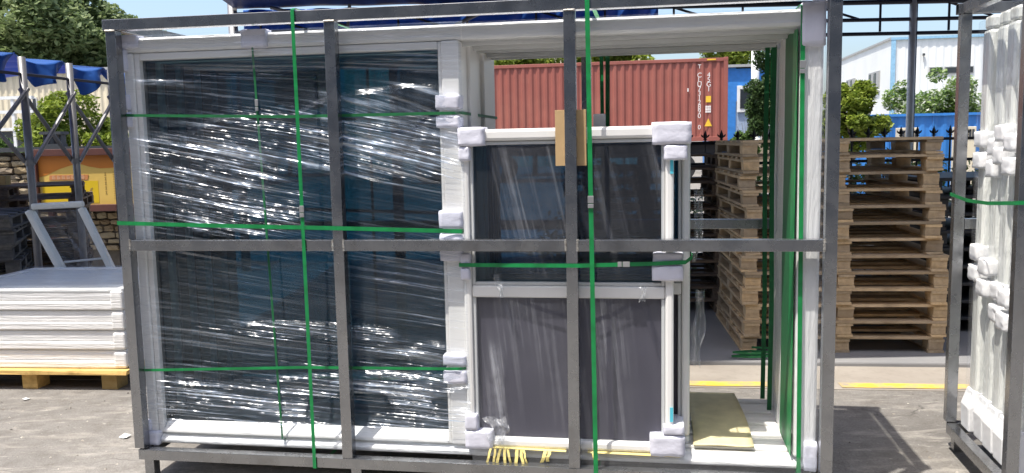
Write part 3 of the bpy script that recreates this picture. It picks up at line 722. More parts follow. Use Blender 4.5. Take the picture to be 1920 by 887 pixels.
# ------------------------------------------------------------------ second crate at the right edge
A2 = -0.20; C2 = (1.902, 3.150)
def c2(s, d, h): return (C2[0] + s * math.cos(A2) - d * math.sin(A2), C2[1] + s * math.sin(A2) + d * math.cos(A2), h)
crate('steel_crate', 'steel tube crate at the right edge, its open end full of white wrapped frames', (C2[0], C2[1], 0), A2, 2.9, 0.80, 0.085, 2.085, 1.084, [0.0, 1.43, 2.9 - TW])
names5 = ['nearest to the camera', 'second from the camera', 'third from the camera', 'fourth from the camera', 'farthest from the camera']
rr = random.Random(12)
for i in range(5):
    d0 = .074 + i * .138; dep = .098; off = rr.uniform(0, .02)
    r = thing('wrapped_frame', 'white film-wrapped window frame in the right crate, ' + names5[i], 'window frame', c2(.075 + off, d0, .135), A2, 'wrapped frames in the right crate')
    L, H = 2.6, 1.88
    B(0, .085, 0, dep, 0.05, H - .06).build('jamb', 'crate_film', r, bevel=.016)
    B(.005, L, 0.004, dep - .004, H - .059, H).build('head', 'crate_film', r, bevel=.012)
    B(.005, L, 0.004, dep - .004, 0, .049).build('sill', 'crate_film', r, bevel=.012)
    B(L - .085, L - .001, 0.004, dep - .004, .05, H - .06).build('jamb', 'crate_film', r, bevel=.012)
    # foam boot at the foot
    m_ = MB(); m_.add([(-.025, -.006, -.004), (.10, -.006, -.004), (.10, dep + .006, -.004), (-.025, dep + .006, -.004), (-.030, -.008, .11), (.10, -.006, .11), (.10, dep + .006, .11), (-.030, dep + .008, .11), (-.006, .0, .19), (.09, -.003, .19), (.09, dep + .003, .19), (-.006, dep, .19)],
             [(3, 2, 1, 0), (0, 1, 5, 4), (1, 2, 6, 5), (2, 3, 7, 6), (3, 0, 4, 7), (4, 5, 9, 8), (5, 6, 10, 9), (6, 7, 11, 10), (7, 4, 8, 11), (8, 9, 10, 11)])
    m_.build('foam_boot', 'foam_white', r, bevel=.008)
    # foam blocks at mid height, staggered, in pairs with the strap groove between
    for zc in (1.30 + rr.uniform(-.05, .05), .66 - .05 * (4 - i) * .9 + .10 + rr.uniform(-.03, .03)):
        ex = rr.uniform(.02, .05)
        fbox(-ex, .09, -.004, dep + .004, zc + .010, zc + .085, i, .009, .011).build('foam_protector', 'foam_white', r, smooth=True)
        fbox(-ex - .004, .09, -.004, dep + .004, zc - .085, zc - .008, i + 9, .009, .011).build('foam_protector', 'foam_white', r, smooth=True)
    # loose film gathered at the top corner
    s, h = np.meshgrid(np.linspace(-.004, dep + .004, 12), np.linspace(1.55, H + .004, 50))
    tz = (h - 1.55) / (H - 1.55)
    x = -.012 - .02 * vnoise(s * 40 + i * 7, h * 6, 60 + i) * (1 - .3 * tz) + np.clip((tz - .93) / .07, 0, 1) * .05
    cre = np.clip(vnoise(s * 50, h * 8, 70 + i) * 1.2 - .3, 0, 1)
    put('film_wrap', grid_mesh('film_wrap', x, s, h, 'film_thick', cre), r)
    # taut film over the jamb end
    s, h = np.meshgrid(np.linspace(-.005, dep + .005, 12), np.linspace(.17, 1.54, 90))
    x = -.008 - .010 * vnoise(s * 30 + i * 3, h * 4, 80 + i)
    cre = np.clip(vnoise(s * 60, h * 5, 90 + i) * 1.1 - .35, 0, 1)
    put('film_wrap', grid_mesh('film_wrap', x, s, h, 'film_thick', cre), r)
o = thing('packing_strap', 'green strap stretched across the open end of the right crate', 'strap', c2(0, 0, 1.22), A2, 'green packing straps')
MB().ribbon([(-.006, .802, -.0), (-.008, .55, -.012), (-.008, .3, -.006), (-.006, .02, .015), (.0, -.006, .018), (.9, -.006, .03)], (0, 0, 1), .015, .0015).build('band', 'strap', o)

# ------------------------------------------------------------------ pallets
BM = {}
def bmesh_box(L, Wd, T, mat, seed):
    k = (round(L, 3), round(Wd, 3), round(T, 3), mat, seed)
    if k in BM: return BM[k]
    r = random.Random(str(k)); j = min(.0035, T * .15)
    m = MB(); nx = 3 if L > .3 else 2
    vs = []; fs = []
    for i in range(nx):
        x = -L / 2 + L * i / (nx - 1)
        for (y, z) in ((-Wd / 2, -T / 2), (Wd / 2, -T / 2), (Wd / 2, T / 2), (-Wd / 2, T / 2)):
            vs.append((x + r.uniform(-j, j), y + r.uniform(-j, j) * 1.5, z + r.uniform(-j, j) * .5))
    for i in range(nx - 1):
        for q in range(4): fs.append((4 * i + q, 4 * i + (q + 1) % 4, 4 * i + 4 + (q + 1) % 4, 4 * i + 4 + q))
    fs += [(3, 2, 1, 0), tuple(4 * (nx - 1) + q for q in range(4))]
    m.add(vs, fs); BM[k] = m.mesh('board', mat); return BM[k]
def pallet(label, loc, rz, Wd, Dp, mat, group, seed=0, blk=.057, nb=6, missing=0.0, flush=False):
    r = random.Random(seed)
    root = thing('wooden_pallet', label, 'pallet', loc, rz, group)
    T = .018; bw = .105
    zb = T / 2; zk = T + blk / 2; zs = T + blk + T / 2; zd = 2 * T + blk + T / 2
    for i in range(3):
        y = 0
        x = (-Wd / 2 + bw / 2) + i * (Wd - bw) / 2
        put('bottom_board', bmesh_box(Dp, bw, T - .001, mat, i % 2), root, (x, 0, zb), (0, 0, math.pi / 2))
        put('stringer_board', bmesh_box(Dp, bw, T - .001, mat, (i + 1) % 2), root, (x, 0, zs), (0, 0, math.pi / 2))
        for k in range(3):
            yy = (-Dp / 2 + bw / 2 + .004) + k * (Dp - bw - .008) / 2
            put('block', bmesh_box(bw * r.uniform(.88, 1.0), bw * .95, blk - .001, mat, r.randint(0, 2)), root, (x + r.uniform(-.004, .004), yy, zk), (0, 0, r.uniform(-.03, .03)))
    for i in range(nb):
        if 0 < i < nb - 1 and r.random() < missing: continue
        y = (-Dp / 2 + bw / 2) + i * (Dp - bw) / (nb - 1)
        put('deck_board', bmesh_box(Wd * r.uniform(.985, 1.005), bw * (1 if i in (0, nb - 1) else .9), T - .001, mat, r.randint(0, 2)), root, (r.uniform(-.006, .006), y + (r.uniform(-.01, .01) if 0 < i < nb - 1 else 0), zd), (0, 0, r.uniform(-.006, .006)))
    return root
PH = .1115
# main stack: front face from (1.56,5.66) to (2.90,5.53), depth 1.3
ya = -.105
fl = Vector((1.572, 5.668)); ux = Vector((math.cos(ya), math.sin(ya))); uy = Vector((-math.sin(ya), math.cos(ya)))
rr = random.Random(21)
for i in range(13):
    k = 12 - i
    Wd = 1.335 if i < 6 else 1.285
    sh = (0 if i < 6 else -.01) + rr.uniform(-.02, .02) + (.02 if i == 8 else 0)
    c = fl + ux * (1.335 / 2 + sh - (0 if i < 6 else .03)) + uy * (.62 + rr.uniform(-.015, .015))
    pallet('tan wooden pallet, ' + ORD[k] + ' in the tall stack seen through the crate opening', (c.x, c.y, .035 + i * PH), ya + rr.uniform(-.012, .012), Wd, 1.24, 'pallet_wood', 'pallets in the tall stack', 100 + i, missing=.12)
# stack behind at left, weathered
rr = random.Random(33)
for i in range(12):
    k = 12 if i == 0 else 11 - i
    nm = ORD[k] if i else 'lowest'
    pallet('dark weathered pallet, ' + nm + ' in the stack behind the small windows', (1.17 + rr.uniform(-.03, .03), 7.46 + rr.uniform(-.02, .02), .035 + i * PH), -.10 + rr.uniform(-.015, .015), 1.35, .80, 'pallet_old', 'pallets in the dark stack behind the small windows', 200 + i, nb=4, missing=.2)
# black plastic pallets behind the tall stack, right
def plastic_pallet(label, loc, rz, group):
    r = thing('plastic_pallet', label, 'pallet', loc, rz, group)
    B(-.6, .6, -.5, .5, .10, .125).build('deck', 'plastic_black', r, bevel=.004)
    for x in (-.53, 0, .53):
        B(x - .06, x + .06, -.49, .49, 0, .018).build('runner', 'plastic_black', r)
        for y in (-.42, 0, .42):
            B(x - .055, x + .055, y - .06, y + .06, .019, .099).build('block', 'plastic_black', r, bevel=.004)
rr = random.Random(5)
for i in range(9):
    plastic_pallet('black plastic pallet, ' + (ORD[8 - i] if i else 'lowest') + ' in the stack left of the right crate', (3.70 + rr.uniform(-.03, .03), 6.55, .035 + i * .128), -.1 + rr.uniform(-.03, .03), 'black pallets behind the tall stack')
# left weathered stacks
rr = random.Random(44)
for i in range(10):
    nm = ORD[9 - i] if i else 'lowest'
    pallet('brown weathered pallet, ' + nm + ' in the stack in front of the notice board', (-4.78 + rr.uniform(-.03, .03), 8.02 + rr.uniform(-.03, .03), .035 + i * .1165), .40 + rr.uniform(-.05, .05), 1.30, 1.0, 'pallet_old', 'pallets in the brown stack at left', 300 + i, blk=.062, nb=5)
for i in range(8):
    nm = ORD[7 - i] if i else 'lowest'
    pallet('grey weathered pallet, ' + nm + ' in the low stack at the left edge', (-4.80 + rr.uniform(-.05, .05), 6.9 + rr.uniform(-.03, .03), .035 + i * .122), .42 + rr.uniform(-.08, .08), 1.30, 1.0, 'pallet_grey', 'pallets in the grey stack at the left edge', 400 + i, blk=.067, nb=5)
o = B(0, .42, 0, .10, 0, .085).build('timber_offcut', 'pallet_fresh', bevel=.004); o.location = (-5.05, 7.70, 1.205); o.rotation_euler = (0, 0, .1)
tag(o, 'short pale timber offcut lying on the brown pallet stack', 'timber')

# ------------------------------------------------------------------ bundle of wrapped frames on a pallet, left
bA = -.10
def bl(x, y, z): return (-2.435 + x * math.cos(bA) - y * math.sin(bA), 5.19 + x * math.sin(bA) + y * math.cos(bA), z)
root = thing('wooden_pallet', 'pale wooden pallet under the bundle of white frames', 'pallet', bl(-.62, .47, 0), bA)
for y in (-.47, -.235, 0, .235, .47):
    put('deck_board', bmesh_box(1.27, .105, .024, 'pallet_fresh', 0), root, (0, y, .118))
for x in (-.50, -.13, .565):
    for y in (-.42, 0, .42):
        put('block', bmesh_box(.10, .13, .104, 'pallet_fresh', 1), root, (x + (-.07 if x > .5 else .10 if x < -.4 else .09), y, .053))
z = .131
bl_names = ['lowest', 'second from the bottom', 'third from the bottom', 'topmost']
for i in range(4):
    hh = (.120, .126, .128, .136)[i]
    r = thing('wrapped_frame', 'white film-wrapped frame, ' + bl_names[i] + ' in the bundle on the left pallet', 'window frame', bl(-1.26, -.005, z), bA, 'wrapped frames in the left bundle')
    Lx, Ly = 1.25, .97
    def prof(n, x0, x1, y0, y1):
        m = MB(); m.box(x0, x1, y0, y1, 0.002, hh * .46).build(n, 'bundle_film', r, bevel=.010)
    # lower lip proud, upper body recessed
    B(0, Lx, 0.0, .07, .001, hh * .42).build('front_rail', 'bundle_film', r, bevel=.010)
    B(0.004, Lx - .004, .012, .07, hh * .425, hh - .001).build('front_rail', 'bundle_film', r, bevel=.008)
    B(0, Lx, Ly - .07, Ly, .001, hh - .001).build('back_rail', 'bundle_film', r, bevel=.008)
    for xa in (0.001, Lx - .071): B(xa, xa + .07, .0705, Ly - .0705, .001, hh - .001).build('side_rail', 'bundle_film', r, bevel=.008)
    B(Lx - .075, Lx + .006, -.006, .03, .008, hh - .012).build('corner_wrap', 'bundle_film', r, bevel=.012)
    z += hh
xs, ys = np.meshgrid(np.linspace(-.006, 1.258, 60), np.linspace(-.010, .98, 60))
zs = .006 + .010 * (vnoise(xs * 3, ys * 14, 5) - .3) * np.clip(np.minimum(ys, .97 - ys) / .08, 0, 1) + .012 * (vnoise(xs * 2, ys * 5, 6) - .5) - .012 * np.clip((ys - .1) / .4, 0, 1) * np.clip((.9 - ys) / .2, 0, 1)
cre = np.clip(vnoise(xs * 3, ys * 30, 8) * 1.2 - .2, 0, 1)
o = put('film_cover', grid_mesh('film_cover', xs, ys, zs, 'film_thick', cre), None, bl(-1.26, -.005, z), (0, 0, bA)); tag(o, 'clear film stretched flat over the top of the left bundle', 'film')
B(.02, 1.23, .01, .95, -.02, -.012).build('cover_panel', 'pvc_grey', o)

# film-wrapped frame leaning behind the bundle
lean = thing('leaning_frame', 'white film-wrapped frame with a tilted arch shape leaning behind the left bundle', 'window frame', (-3.27, 6.26, .035), .10)
def lp(x, z): return (x, .10 + (z * .12), z)
m_ = MB().bar(lp(.10, 0), lp(-.40, 1.02), .045, .10, (0, 1, 0)); m_.build('side_bar', 'crate_film', lean, bevel=.012)
m_ = MB().bar(lp(.44, 0), lp(-.02, 1.03), .045, .075, (0, 1, 0)); m_.build('side_bar', 'crate_film', lean, bevel=.012)
m_ = MB().bar(lp(-.385, 1.05), lp(-.00, 1.06), .05, .05, (0, 1, 0)); m_.build('top_bar', 'crate_film', lean, bevel=.016)
m_ = MB().bar(lp(-.16, .62), lp(.13, .64), .015, .02, (0, 1, 0)); m_.build('cross_bar', 'pvc_grey', lean, bevel=.004)
hol = MB()
for k in range(11):
    zz_ = .50 + k * .05; xk = .10 - .49 * zz_ + .005
    hol.cyl((xk, .10 + zz_ * .12 - .028, zz_), (xk, .10 + zz_ * .12 - .022, zz_), .010, n=8)
hol.build('bolt_hole', 'dark_window', lean)
u, v_ = np.meshgrid(np.linspace(0, 1, 30), np.linspace(0, 1, 50))
zz = .05 + .97 * v_; xl = .145 - .49 * zz; xr = .42 - .45 * zz
xx = xl + (xr - xl) * u * .97
yy = .10 + zz * .12 + .02 * (vnoise(u * 5, v_ * 9, 3) - .5)
put('film_wrap', grid_mesh('film_wrap', xx, yy, zz, 'film_thick', np.clip(vnoise(u * 8 + v_ * 6, v_ * 5, 4) * 1.1 - .4, 0, 1)), lean)

# ------------------------------------------------------------------ left accordion canopy
can = thing('accordion_canopy', 'grey scissor-braced canopy frame with a sagging bright blue tarp at the left', 'canopy', (-3.69, 6.50, 0), -.145)
LY = [-.62, 0.0, .545, 1.10, 1.66]
for y in LY:
    MB().cyl((0, y, .036), (0, y, 2.22), .028, n=14).build('post', 'pole_grey', can, smooth=True)
    MB().cyl((0, y, 1.40), (0, y, 1.44), .036, n=14).build('collar', 'pole_grey', can)
for a, b in zip(LY[:-1], LY[1:]):
    MB().cyl((.034, a, 1.42), (.034, b, 1.98), .016, n=8).build('brace', 'pole_grey', can)
    MB().cyl((-.034, a, 1.98), (-.034, b, 1.42), .016, n=8).build('brace', 'pole_grey', can)
MB().cyl((.0, -.8, 2.09), (0, 1.9, 2.09), .012, n=8).build('rail', 'truss_dark', can)
yy, vv = np.meshgrid(np.linspace(-.9, 1.75, 160), np.linspace(0, 1, 60))
ph = np.interp(yy, LY, np.arange(len(LY)))
fr = ph - np.floor(ph); sag = np.sin(np.pi * fr)
x = np.where(vv < .6, -1.7 + 1.62 * vv / .6, -.08 + .02 * np.sin(ph * 6.3 + vv * 4))
drop = np.clip((vv - .6) / .4, 0, 1)
zt = 2.25 - .05 * sag - .015 * (yy) + .05 * np.sin(vv / .6 * 3.14) * (vv < .6)
zz = zt - drop * (.02 + .17 * sag ** .8 + .025 * np.sin(ph * 11))
x = x + drop * (.06 * np.abs(np.sin(ph * 6.283 + .6)) ** 1.5 - .03 + .05 * vnoise(ph * 6, vv * 3, 4)) + .01 * vnoise(ph * 14, vv * 7, 8)
o = put('tarp', grid_mesh('tarp', x, yy, zz, 'tarp'), can); sm = o.modifiers.new('solid', 'SOLIDIFY'); sm.thickness = .003

# ------------------------------------------------------------------ main canopy over the platform
mc = thing('shed_canopy', 'large blue tarp canopy on a dark truss frame over the pallets', 'canopy', (-3.19, 10.0, 0), 0.0)
XR = 4.71 + 3.19
MB().cyl((0, 0, .036), (0, 0, 3.16), .055, n=12).build('post', 'pole_grey', mc, smooth=True)
MB().cyl((XR, 0, .036), (XR, 0, 3.08), .040, n=12).build('post', 'pole_white', mc, smooth=True)
MB().cyl((XR + .055, .06, .036), (XR + .055, .06, 3.08), .028, n=12).build('post', 'truss_dark', mc, smooth=True)
for yb in (0.0, -2.6, -5.15):
    for z_, r_ in ((2.675, .022), (2.835, .022), (3.035, .03)):
        if yb < 0 and z_ < 3: continue
        MB().cyl((-.05 if yb == 0 else -2.2, yb, z_ + (.0 if yb == 0 else .02)), (XR + 2.5, yb, z_ + (.0 if yb == 0 else .02)), r_, n=8).build('chord', 'truss_dark', mc)
xs_ = np.arange(.1, XR + 2.4, .80)
for i, xk in enumerate(xs_):
    MB().cyl((xk + .22, 0, 2.70), (xk + .22, 0, 3.02), .014, n=6).build('web', 'truss_dark', mc)
    if i % 2 == 0: MB().cyl((xk + .24, .03, 3.02), (xk + .78, .03, 2.85), .015, n=6).build('web', 'truss_dark', mc)
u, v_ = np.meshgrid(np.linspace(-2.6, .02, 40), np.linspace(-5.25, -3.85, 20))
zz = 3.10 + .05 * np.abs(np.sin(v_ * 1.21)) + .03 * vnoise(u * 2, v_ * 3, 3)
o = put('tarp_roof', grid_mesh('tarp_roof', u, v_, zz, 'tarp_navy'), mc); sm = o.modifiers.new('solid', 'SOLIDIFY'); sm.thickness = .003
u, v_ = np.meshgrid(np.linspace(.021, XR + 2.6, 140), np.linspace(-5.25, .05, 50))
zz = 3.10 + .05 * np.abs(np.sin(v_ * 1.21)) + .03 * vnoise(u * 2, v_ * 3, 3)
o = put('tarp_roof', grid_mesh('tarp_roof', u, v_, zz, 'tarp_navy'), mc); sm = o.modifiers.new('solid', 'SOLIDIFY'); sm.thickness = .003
# gathered curtain hanging at the back
u, v_ = np.meshgrid(np.linspace(.10, 4.95, 220), np.linspace(0, 1, 24))
bot = 2.76 + .05 * vnoise(u * 1.5, u * 0, 5)
zz = 3.10 + (bot - 3.10) * v_
yy = .06 + .05 * (vnoise(u * 6, v_ * 2, 9) - .5) * (0.3 + v_) + .03 * np.sin(u * 17 + v_ * 2)
o = put('tarp_curtain', grid_mesh('tarp_curtain', u, yy, zz, 'tarp'), mc); sm = o.modifiers.new('solid', 'SOLIDIFY'); sm.thickness = .003
for (a, b) in (((.5, -.2, 3.08), (1.35, -.2, 2.86)), ((1.4, -.2, 3.10), (1.36, -.2, 2.8)), ((3.2, -.25, 3.1), (2.6, -.25, 2.84))):
    MB().cyl(a, b, .02, n=8).build('strut', 'pole_grey', mc)

# ------------------------------------------------------------------ iron fence behind the pallets
fe = thing('iron_fence', 'black iron fence with spear finials behind the pallet stacks', 'fence', (1.0, 8.40, 0), -.02)
for z_ in (.35, 1.25, 1.455): B(-.4, 6.2, -.018, .018, z_ - .014, z_ + .014).build('rail', 'iron', fe)
pk = MB().cyl((0, 0, .036), (0, 0, 1.50), .009, n=6)
pk = pk.mesh('picket', 'iron')
fin = MB()
fin.cyl((0, 0, 1.485), (0, 0, 1.50), .022, n=8)
fin.add([(-.013, 0, 1.50), (0, -.008, 1.50), (.013, 0, 1.50), (0, .008, 1.50), (-.024, 0, 1.545), (0, -.012, 1.545), (.024, 0, 1.545), (0, .012, 1.545), (0, 0, 1.625)],
        [(0, 1, 5, 4), (1, 2, 6, 5), (2, 3, 7, 6), (3, 0, 4, 7), (4, 5, 8), (5, 6, 8), (6, 7, 8), (7, 4, 8)])
for sx in (-1, 1):
    fin.add([(sx * .010, -.004, 1.505), (sx * .045, -.004, 1.535), (sx * .050, -.004, 1.565), (sx * .03, -.004, 1.55), (sx * .010, .004, 1.505), (sx * .045, .004, 1.535), (sx * .050, .004, 1.565), (sx * .03, .004, 1.55)], [(0, 1, 2, 3), (7, 6, 5, 4), (0, 4, 5, 1), (1, 5, 6, 2), (2, 6, 7, 3), (3, 7, 4, 0)])
fin = fin.mesh('finial', 'iron')
for i in range(40):
    p = put('picket', pk, fe, (-.35 + i * .16, 0, 0)); fo = put('finial', fin, p, (0, 0, 1.49 * .28)); fo.scale = (.85, .85, .72)

# ------------------------------------------------------------------ foliage
def leaves(name, clumps, n, size, mat, seed, parent=None, squash=1.0):
    r = np.random.default_rng(seed)
    C = np.array([c[:3] for c in clumps]); Rr = np.array([c[3] for c in clumps])
    idx = r.choice(len(clumps), n, p=Rr ** 2 / (Rr ** 2).sum())
    d = r.normal(size=(n, 3)); d /= np.linalg.norm(d, axis=1)[:, None]
    rad = r.uniform(.25, 1, n) ** .45
    pos = C[idx] + d * (Rr[idx] * rad)[:, None] * np.array([1, 1, squash])
    a = r.normal(size=(n, 3)); a[:, 2] *= .6; a /= np.linalg.norm(a, axis=1)[:, None]
    b = np.cross(a, r.normal(size=(n, 3)) * .6 + np.array([0, 0, 1.0])); b /= np.linalg.norm(b, axis=1)[:, None]
    sz = size * r.uniform(.6, 1.35, n)[:, None]
    v = np.stack([pos - a * sz, pos - b * sz * .45, pos + a * sz, pos + b * sz * .45], 1).reshape(-1, 3)
    me = bpy.data.meshes.new(name)
    me.vertices.add(4 * n); me.vertices.foreach_set('co', v.astype(np.float32).ravel())
    me.loops.add(4 * n); me.loops.foreach_set('vertex_index', np.arange(4 * n, dtype=np.int32))
    me.polygons.add(n); me.polygons.foreach_set('loop_start', (np.arange(n) * 4).astype(np.int32))
    me.update(calc_edges=True); me.materials.append(M[mat])
    return put(name, me, parent)
def tree(name, label, cat, loc, trunk_h, rx, rz_, n, size, mat, seed, group=None, nclump=26, squash=.75, cr_frac=.38, trunk_r=.12, limbs=6):
    r = random.Random(seed)
    t_ = thing(name, label, cat, loc, r.uniform(0, 6.28), group)
    cz = trunk_h + rz_ * .75
    tm = MB(); tm.cyl((0, 0, 0), (r.uniform(-.1, .1) * rx, r.uniform(-.1, .1) * rx, trunk_h), trunk_r, trunk_r * .7, 9, False)
    tm.cyl((0, 0, trunk_h * .97), (0, 0, cz + rz_ * .3), trunk_r * .7, trunk_r * .2, 8, False)
    for i in range(limbs):
        a = 6.283 * i / limbs + r.uniform(-.4, .4); z0_ = trunk_h * r.uniform(.8, 1.1)
        tm.cyl((0, 0, z0_), (math.cos(a) * rx * .65, math.sin(a) * rx * .65, cz + r.uniform(-.3, .4) * rz_), trunk_r * .45, trunk_r * .12, 6, False)
    tm.build('trunk', 'bark', t_)
    cl = []
    for i in range(nclump):
        while True:
            p = Vector((r.uniform(-1, 1), r.uniform(-1, 1), r.uniform(-1, 1)))
            if .25 < p.length < 1: break
        k = r.uniform(.55, 1.25) * cr_frac * (1.15 - .4 * p.length)
        cl.append((p.x * rx * .86, p.y * rx * .86, cz + p.z * rz_ * .86, k * min(rx, rz_ * 1.3)))
    leaves('crown', cl, n, size, mat, seed, t_, squash)
    return t_
# far left tall trees
tree('broadleaf_tree', 'tall dark green tree at the far left top corner', 'tree', (-26.5, 38, 0), 5.0, 4.2, 3.8, 26000, .17, 'leaf_dark', 1, 'tall trees at the left', 46)
tree('broadleaf_tree', 'tall green tree rising behind the cream shed and blue tarp', 'tree', (-21.6, 40, 0), 4.2, 3.6, 3.6, 26000, .17, 'leaf_dark', 2, 'tall trees at the left', 44)
tree('broadleaf_tree', 'lower right one of the tall left trees, sloping towards the sky', 'tree', (-18.6, 43, 0), 4.2, 2.6, 2.35, 16000, .16, 'leaf_dark', 3, 'tall trees at the left', 34)
tree('broadleaf_tree', 'dark green tree glimpsed in the gap under the crate top beam', 'tree', (-11.5, 44, 0), 3.6, 3.6, 2.2, 12000, .17, 'leaf_mid', 30, None, 30)
tree('bushy_tree', 'bright lime green bush in front of the cream shed', 'bush', (-8.15, 16, 0), 1.05, .95, .98, 11000, .055, 'leaf_lime', 4, None, 34, .85, .36, .05)
tree('bushy_tree', 'low green bush behind the wall at the left edge', 'bush', (-13.6, 22, 0), .7, 1.3, .8, 7000, .07, 'leaf_mid', 5, None, 24, .85, .4, .05)
for k, (x, y, h, lab) in enumerate(((1.1, 38, 5.9, 'green tree top showing left of the middle post above the red container'), (4.3, 38.5, 5.9, 'green tree top right of the green strap above the red container'), (9.3, 37.5, 5.7, 'green tree top above the right end of the red container'))):
    tree('broadleaf_tree', lab, 'tree', (x, y, 0), 2.3, 2.1, (h - 2.3) / 1.6, 14000, .12, 'leaf_lime', 10 + k, 'trees behind the container', 30)
tree('bushy_tree', 'narrow dark evergreen tree beside the white pole', 'tree', (6.02, 20, 0), 1.4, .50, 1.35, 11000, .05, 'leaf_deep', 14, None, 40, 1.0, .5, .05)
tree('bushy_tree', 'bright green tree just right of the crate in front of the white building', 'tree', (6.25, 15.4, 0), 1.2, .62, .82, 9000, .055, 'leaf_lime', 15, None, 26, .85, .42, .05)
tree('bushy_tree', 'spreading tree with pale blossom beyond the blue wall', 'tree', (12.6, 25.2, 0), 1.45, 1.55, 1.15, 15000, .065, 'leaf_blossom', 16, None, 40, .8, .34, .07)
tree('bushy_tree', 'small leafy shrub in front of the blue cabin', 'bush', (6.15, 22, 0), 1.0, .38, .85, 2600, .06, 'leaf_mid', 17, None, 14, .9, .4, .03)
# hedge behind the fence
r = random.Random(8)
hd_ = thing('hedge', 'flowering green hedge behind the iron fence', 'hedge', (3.6, 9.1, 0), 0)
leaves('foliage', [(r.uniform(-3.2, 3.4), r.uniform(-.3, .3), r.uniform(.1, 1.12), r.uniform(.18, .30)) for _ in range(130)], 16000, .035, 'leaf_hedge', 9, hd_)
MB().cyl((-3, 0, 0), (-3, 0, .8), .03, .02, 6).cyl((0, 0, 0), (0, 0, .9), .03, .02, 6).cyl((3, 0, 0), (3, 0, .9), .03, .02, 6).build('stem', 'bark', hd_)

# ------------------------------------------------------------------ shipping container on a trailer
CA = -.165
ce = Vector((7.70, 30.0)); cu = Vector((math.cos(CA), math.sin(CA)))
c0 = ce - cu * 12.19
con = thing('shipping_container', 'rust red corrugated shipping container with white and yellow markings', 'container', (c0.x, c0.y, 1.42), CA)
CL, CH, CW = 12.19, 2.92, 2.44
def corrug(name, L, H, pitch, depth, mat, parent, loc=(0, 0, 0), rz=0, z0=0):
    prof_ = []; x = 0
    while x < L - 1e-6:
        for fx, dy in ((0, 0), (.26, 0), (.50, depth), (.76, depth)):
            if x + fx * pitch <= L: prof_.append((x + fx * pitch, dy))
        x += pitch
    prof_.append((L, 0))
    vs = [(a, b, z0) for a, b in prof_] + [(a, b, z0 + H) for a, b in prof_]; n_ = len(prof_)
    m = MB().add(vs, [(i, i + 1, n_ + i + 1, n_ + i) for i in range(n_ - 1)])
    o = m.build(name, mat, parent); o.location = loc; o.rotation_euler = (0, 0, rz); return o
corrug('side_wall', CL - .3, CH - .30, .278, .045, 'container_red', con, (.15, .02, 0), 0, .16)
B(.151, CL - .151, .09, .1, .161, CH - .141).build('inner_lining', 'container_red', con)
B(.15, CL - .15, 0, .10, 0, .158).build('bottom_rail', 'container_red', con, .01)
B(.15, CL - .15, 0, .08, CH - .139, CH - .02).build('top_rail', 'container_red', con, .01)
for x in (0, CL - .149):
    for y in (0, CW - .15): B(x, x + .149, y, y + .15, .119, CH - .119).build('corner_post', 'container_red', con, .01)
    for y in (-.004, CW - .146):
        for z_ in (0, CH - .118): B(x - .003, x + .152, y, y + .15, z_, z_ + .118).build('corner_casting', 'container_red', con, .012)
corrug('end_wall', CW - .32, CH - .3, .278, .045, 'container_red', con, (CL - .03, .16, 0), math.pi / 2, .15)
corrug('end_wall', CW - .32, CH - .3, .278, .045, 'container_red', con, (.03, CW - .16, 0), -math.pi / 2, .15)
B(.15, CL - .15, .101, CW, CH - .06, CH - .022).build('roof', 'container_red', con)
B(.15, CL - .15, CW - .1, CW - .02, 0.0, CH - .061).build('rear_wall', 'container_red', con)
B(.15, CL - .15, .101, CW - .101, 0.02, .15).build('floor_base', 'container_red', con)
# markings: vertical columns of characters
def glyph(ch, x, z, size, mat):
    cu_ = bpy.data.curves.new('g', 'FONT'); cu_.body = ch; cu_.size = size; cu_.align_x = 'CENTER'; cu_.extrude = .002
    ob = bpy.data.objects.new('g', cu_); COL.objects.link(ob)
    bpy.context.view_layer.update()
    me = bpy.data.meshes.new_from_object(ob.evaluated_get(bpy.context.evaluated_depsgraph_get()))
    bpy.data.objects.remove(ob); bpy.data.curves.remove(cu_)
    me.materials.clear(); me.materials.append(M[mat])
    o = put('marking', me, con, (x, .012, z), (math.pi / 2, 0, 0)); return o
for i, ch in enumerate('T'): glyph(ch, CL - .98, 2.55, .20, 'mark_white')
for i, ch in enumerate('CLU7312890'):
    glyph(ch, CL - .98, 2.24 - i * .158, .235, 'mark_white')
glyph('0', CL - .98, .42, .22, 'mark_white')
for i, ch in enumerate('45G1'): glyph(ch, CL - .66, 2.24 - i * .165, .235, 'mark_white')
B(CL - .76, CL - .58, .004, .012, 1.36, 1.58).build('marking', 'mark_yellow', con)
m_ = MB()
for a in range(3):
    for b in range(3): m_.box(CL - .77 + a * .066, CL - .715 + a * .066, .004, .012, 1.0 + b * .085, 1.07 + b * .085)
m_.build('marking', 'mark_white', con)
MB().prism([(CL - .80, .52), (CL - .54, .52), (CL - .67, .80)], .004, .012).build('marking', 'mark_yellow', con)
B(CL - 1.40, CL - 1.36, .004, .012, 1.75, 1.87).build('marking', 'mark_white', con)
B(CL - .72, CL - .42, -.012, -.002, CH - .10, CH - .05).build('marking', 'mark_yellow', con)
tr_ = thing('flatbed_trailer', 'dark flatbed trailer under the red container', 'trailer', (c0.x, c0.y, 0), CA)
for y in (.55, 1.75): B(.1, 12.0, y, y + .14, .98, 1.40).build('chassis_beam', 'iron', tr_)
for x in (.3, 4, 8, 11.7): B(x, x + .15, .02, 2.4, 1.30, 1.415).build('cross_member', 'iron', tr_)
for x in (1.2, 2.5, 3.8, 10.6):
    for y in (.05, 2.05):
        w_ = MB().cyl((x, y, .5), (x, y + .32, .5), .5, n=24).build('wheel', 'tyre', tr_, bevel=.03)
        MB().cyl((x, y - .01, .5), (x, y + .02, .5), .26, n=16).build('rim', 'ac_grey', w_)

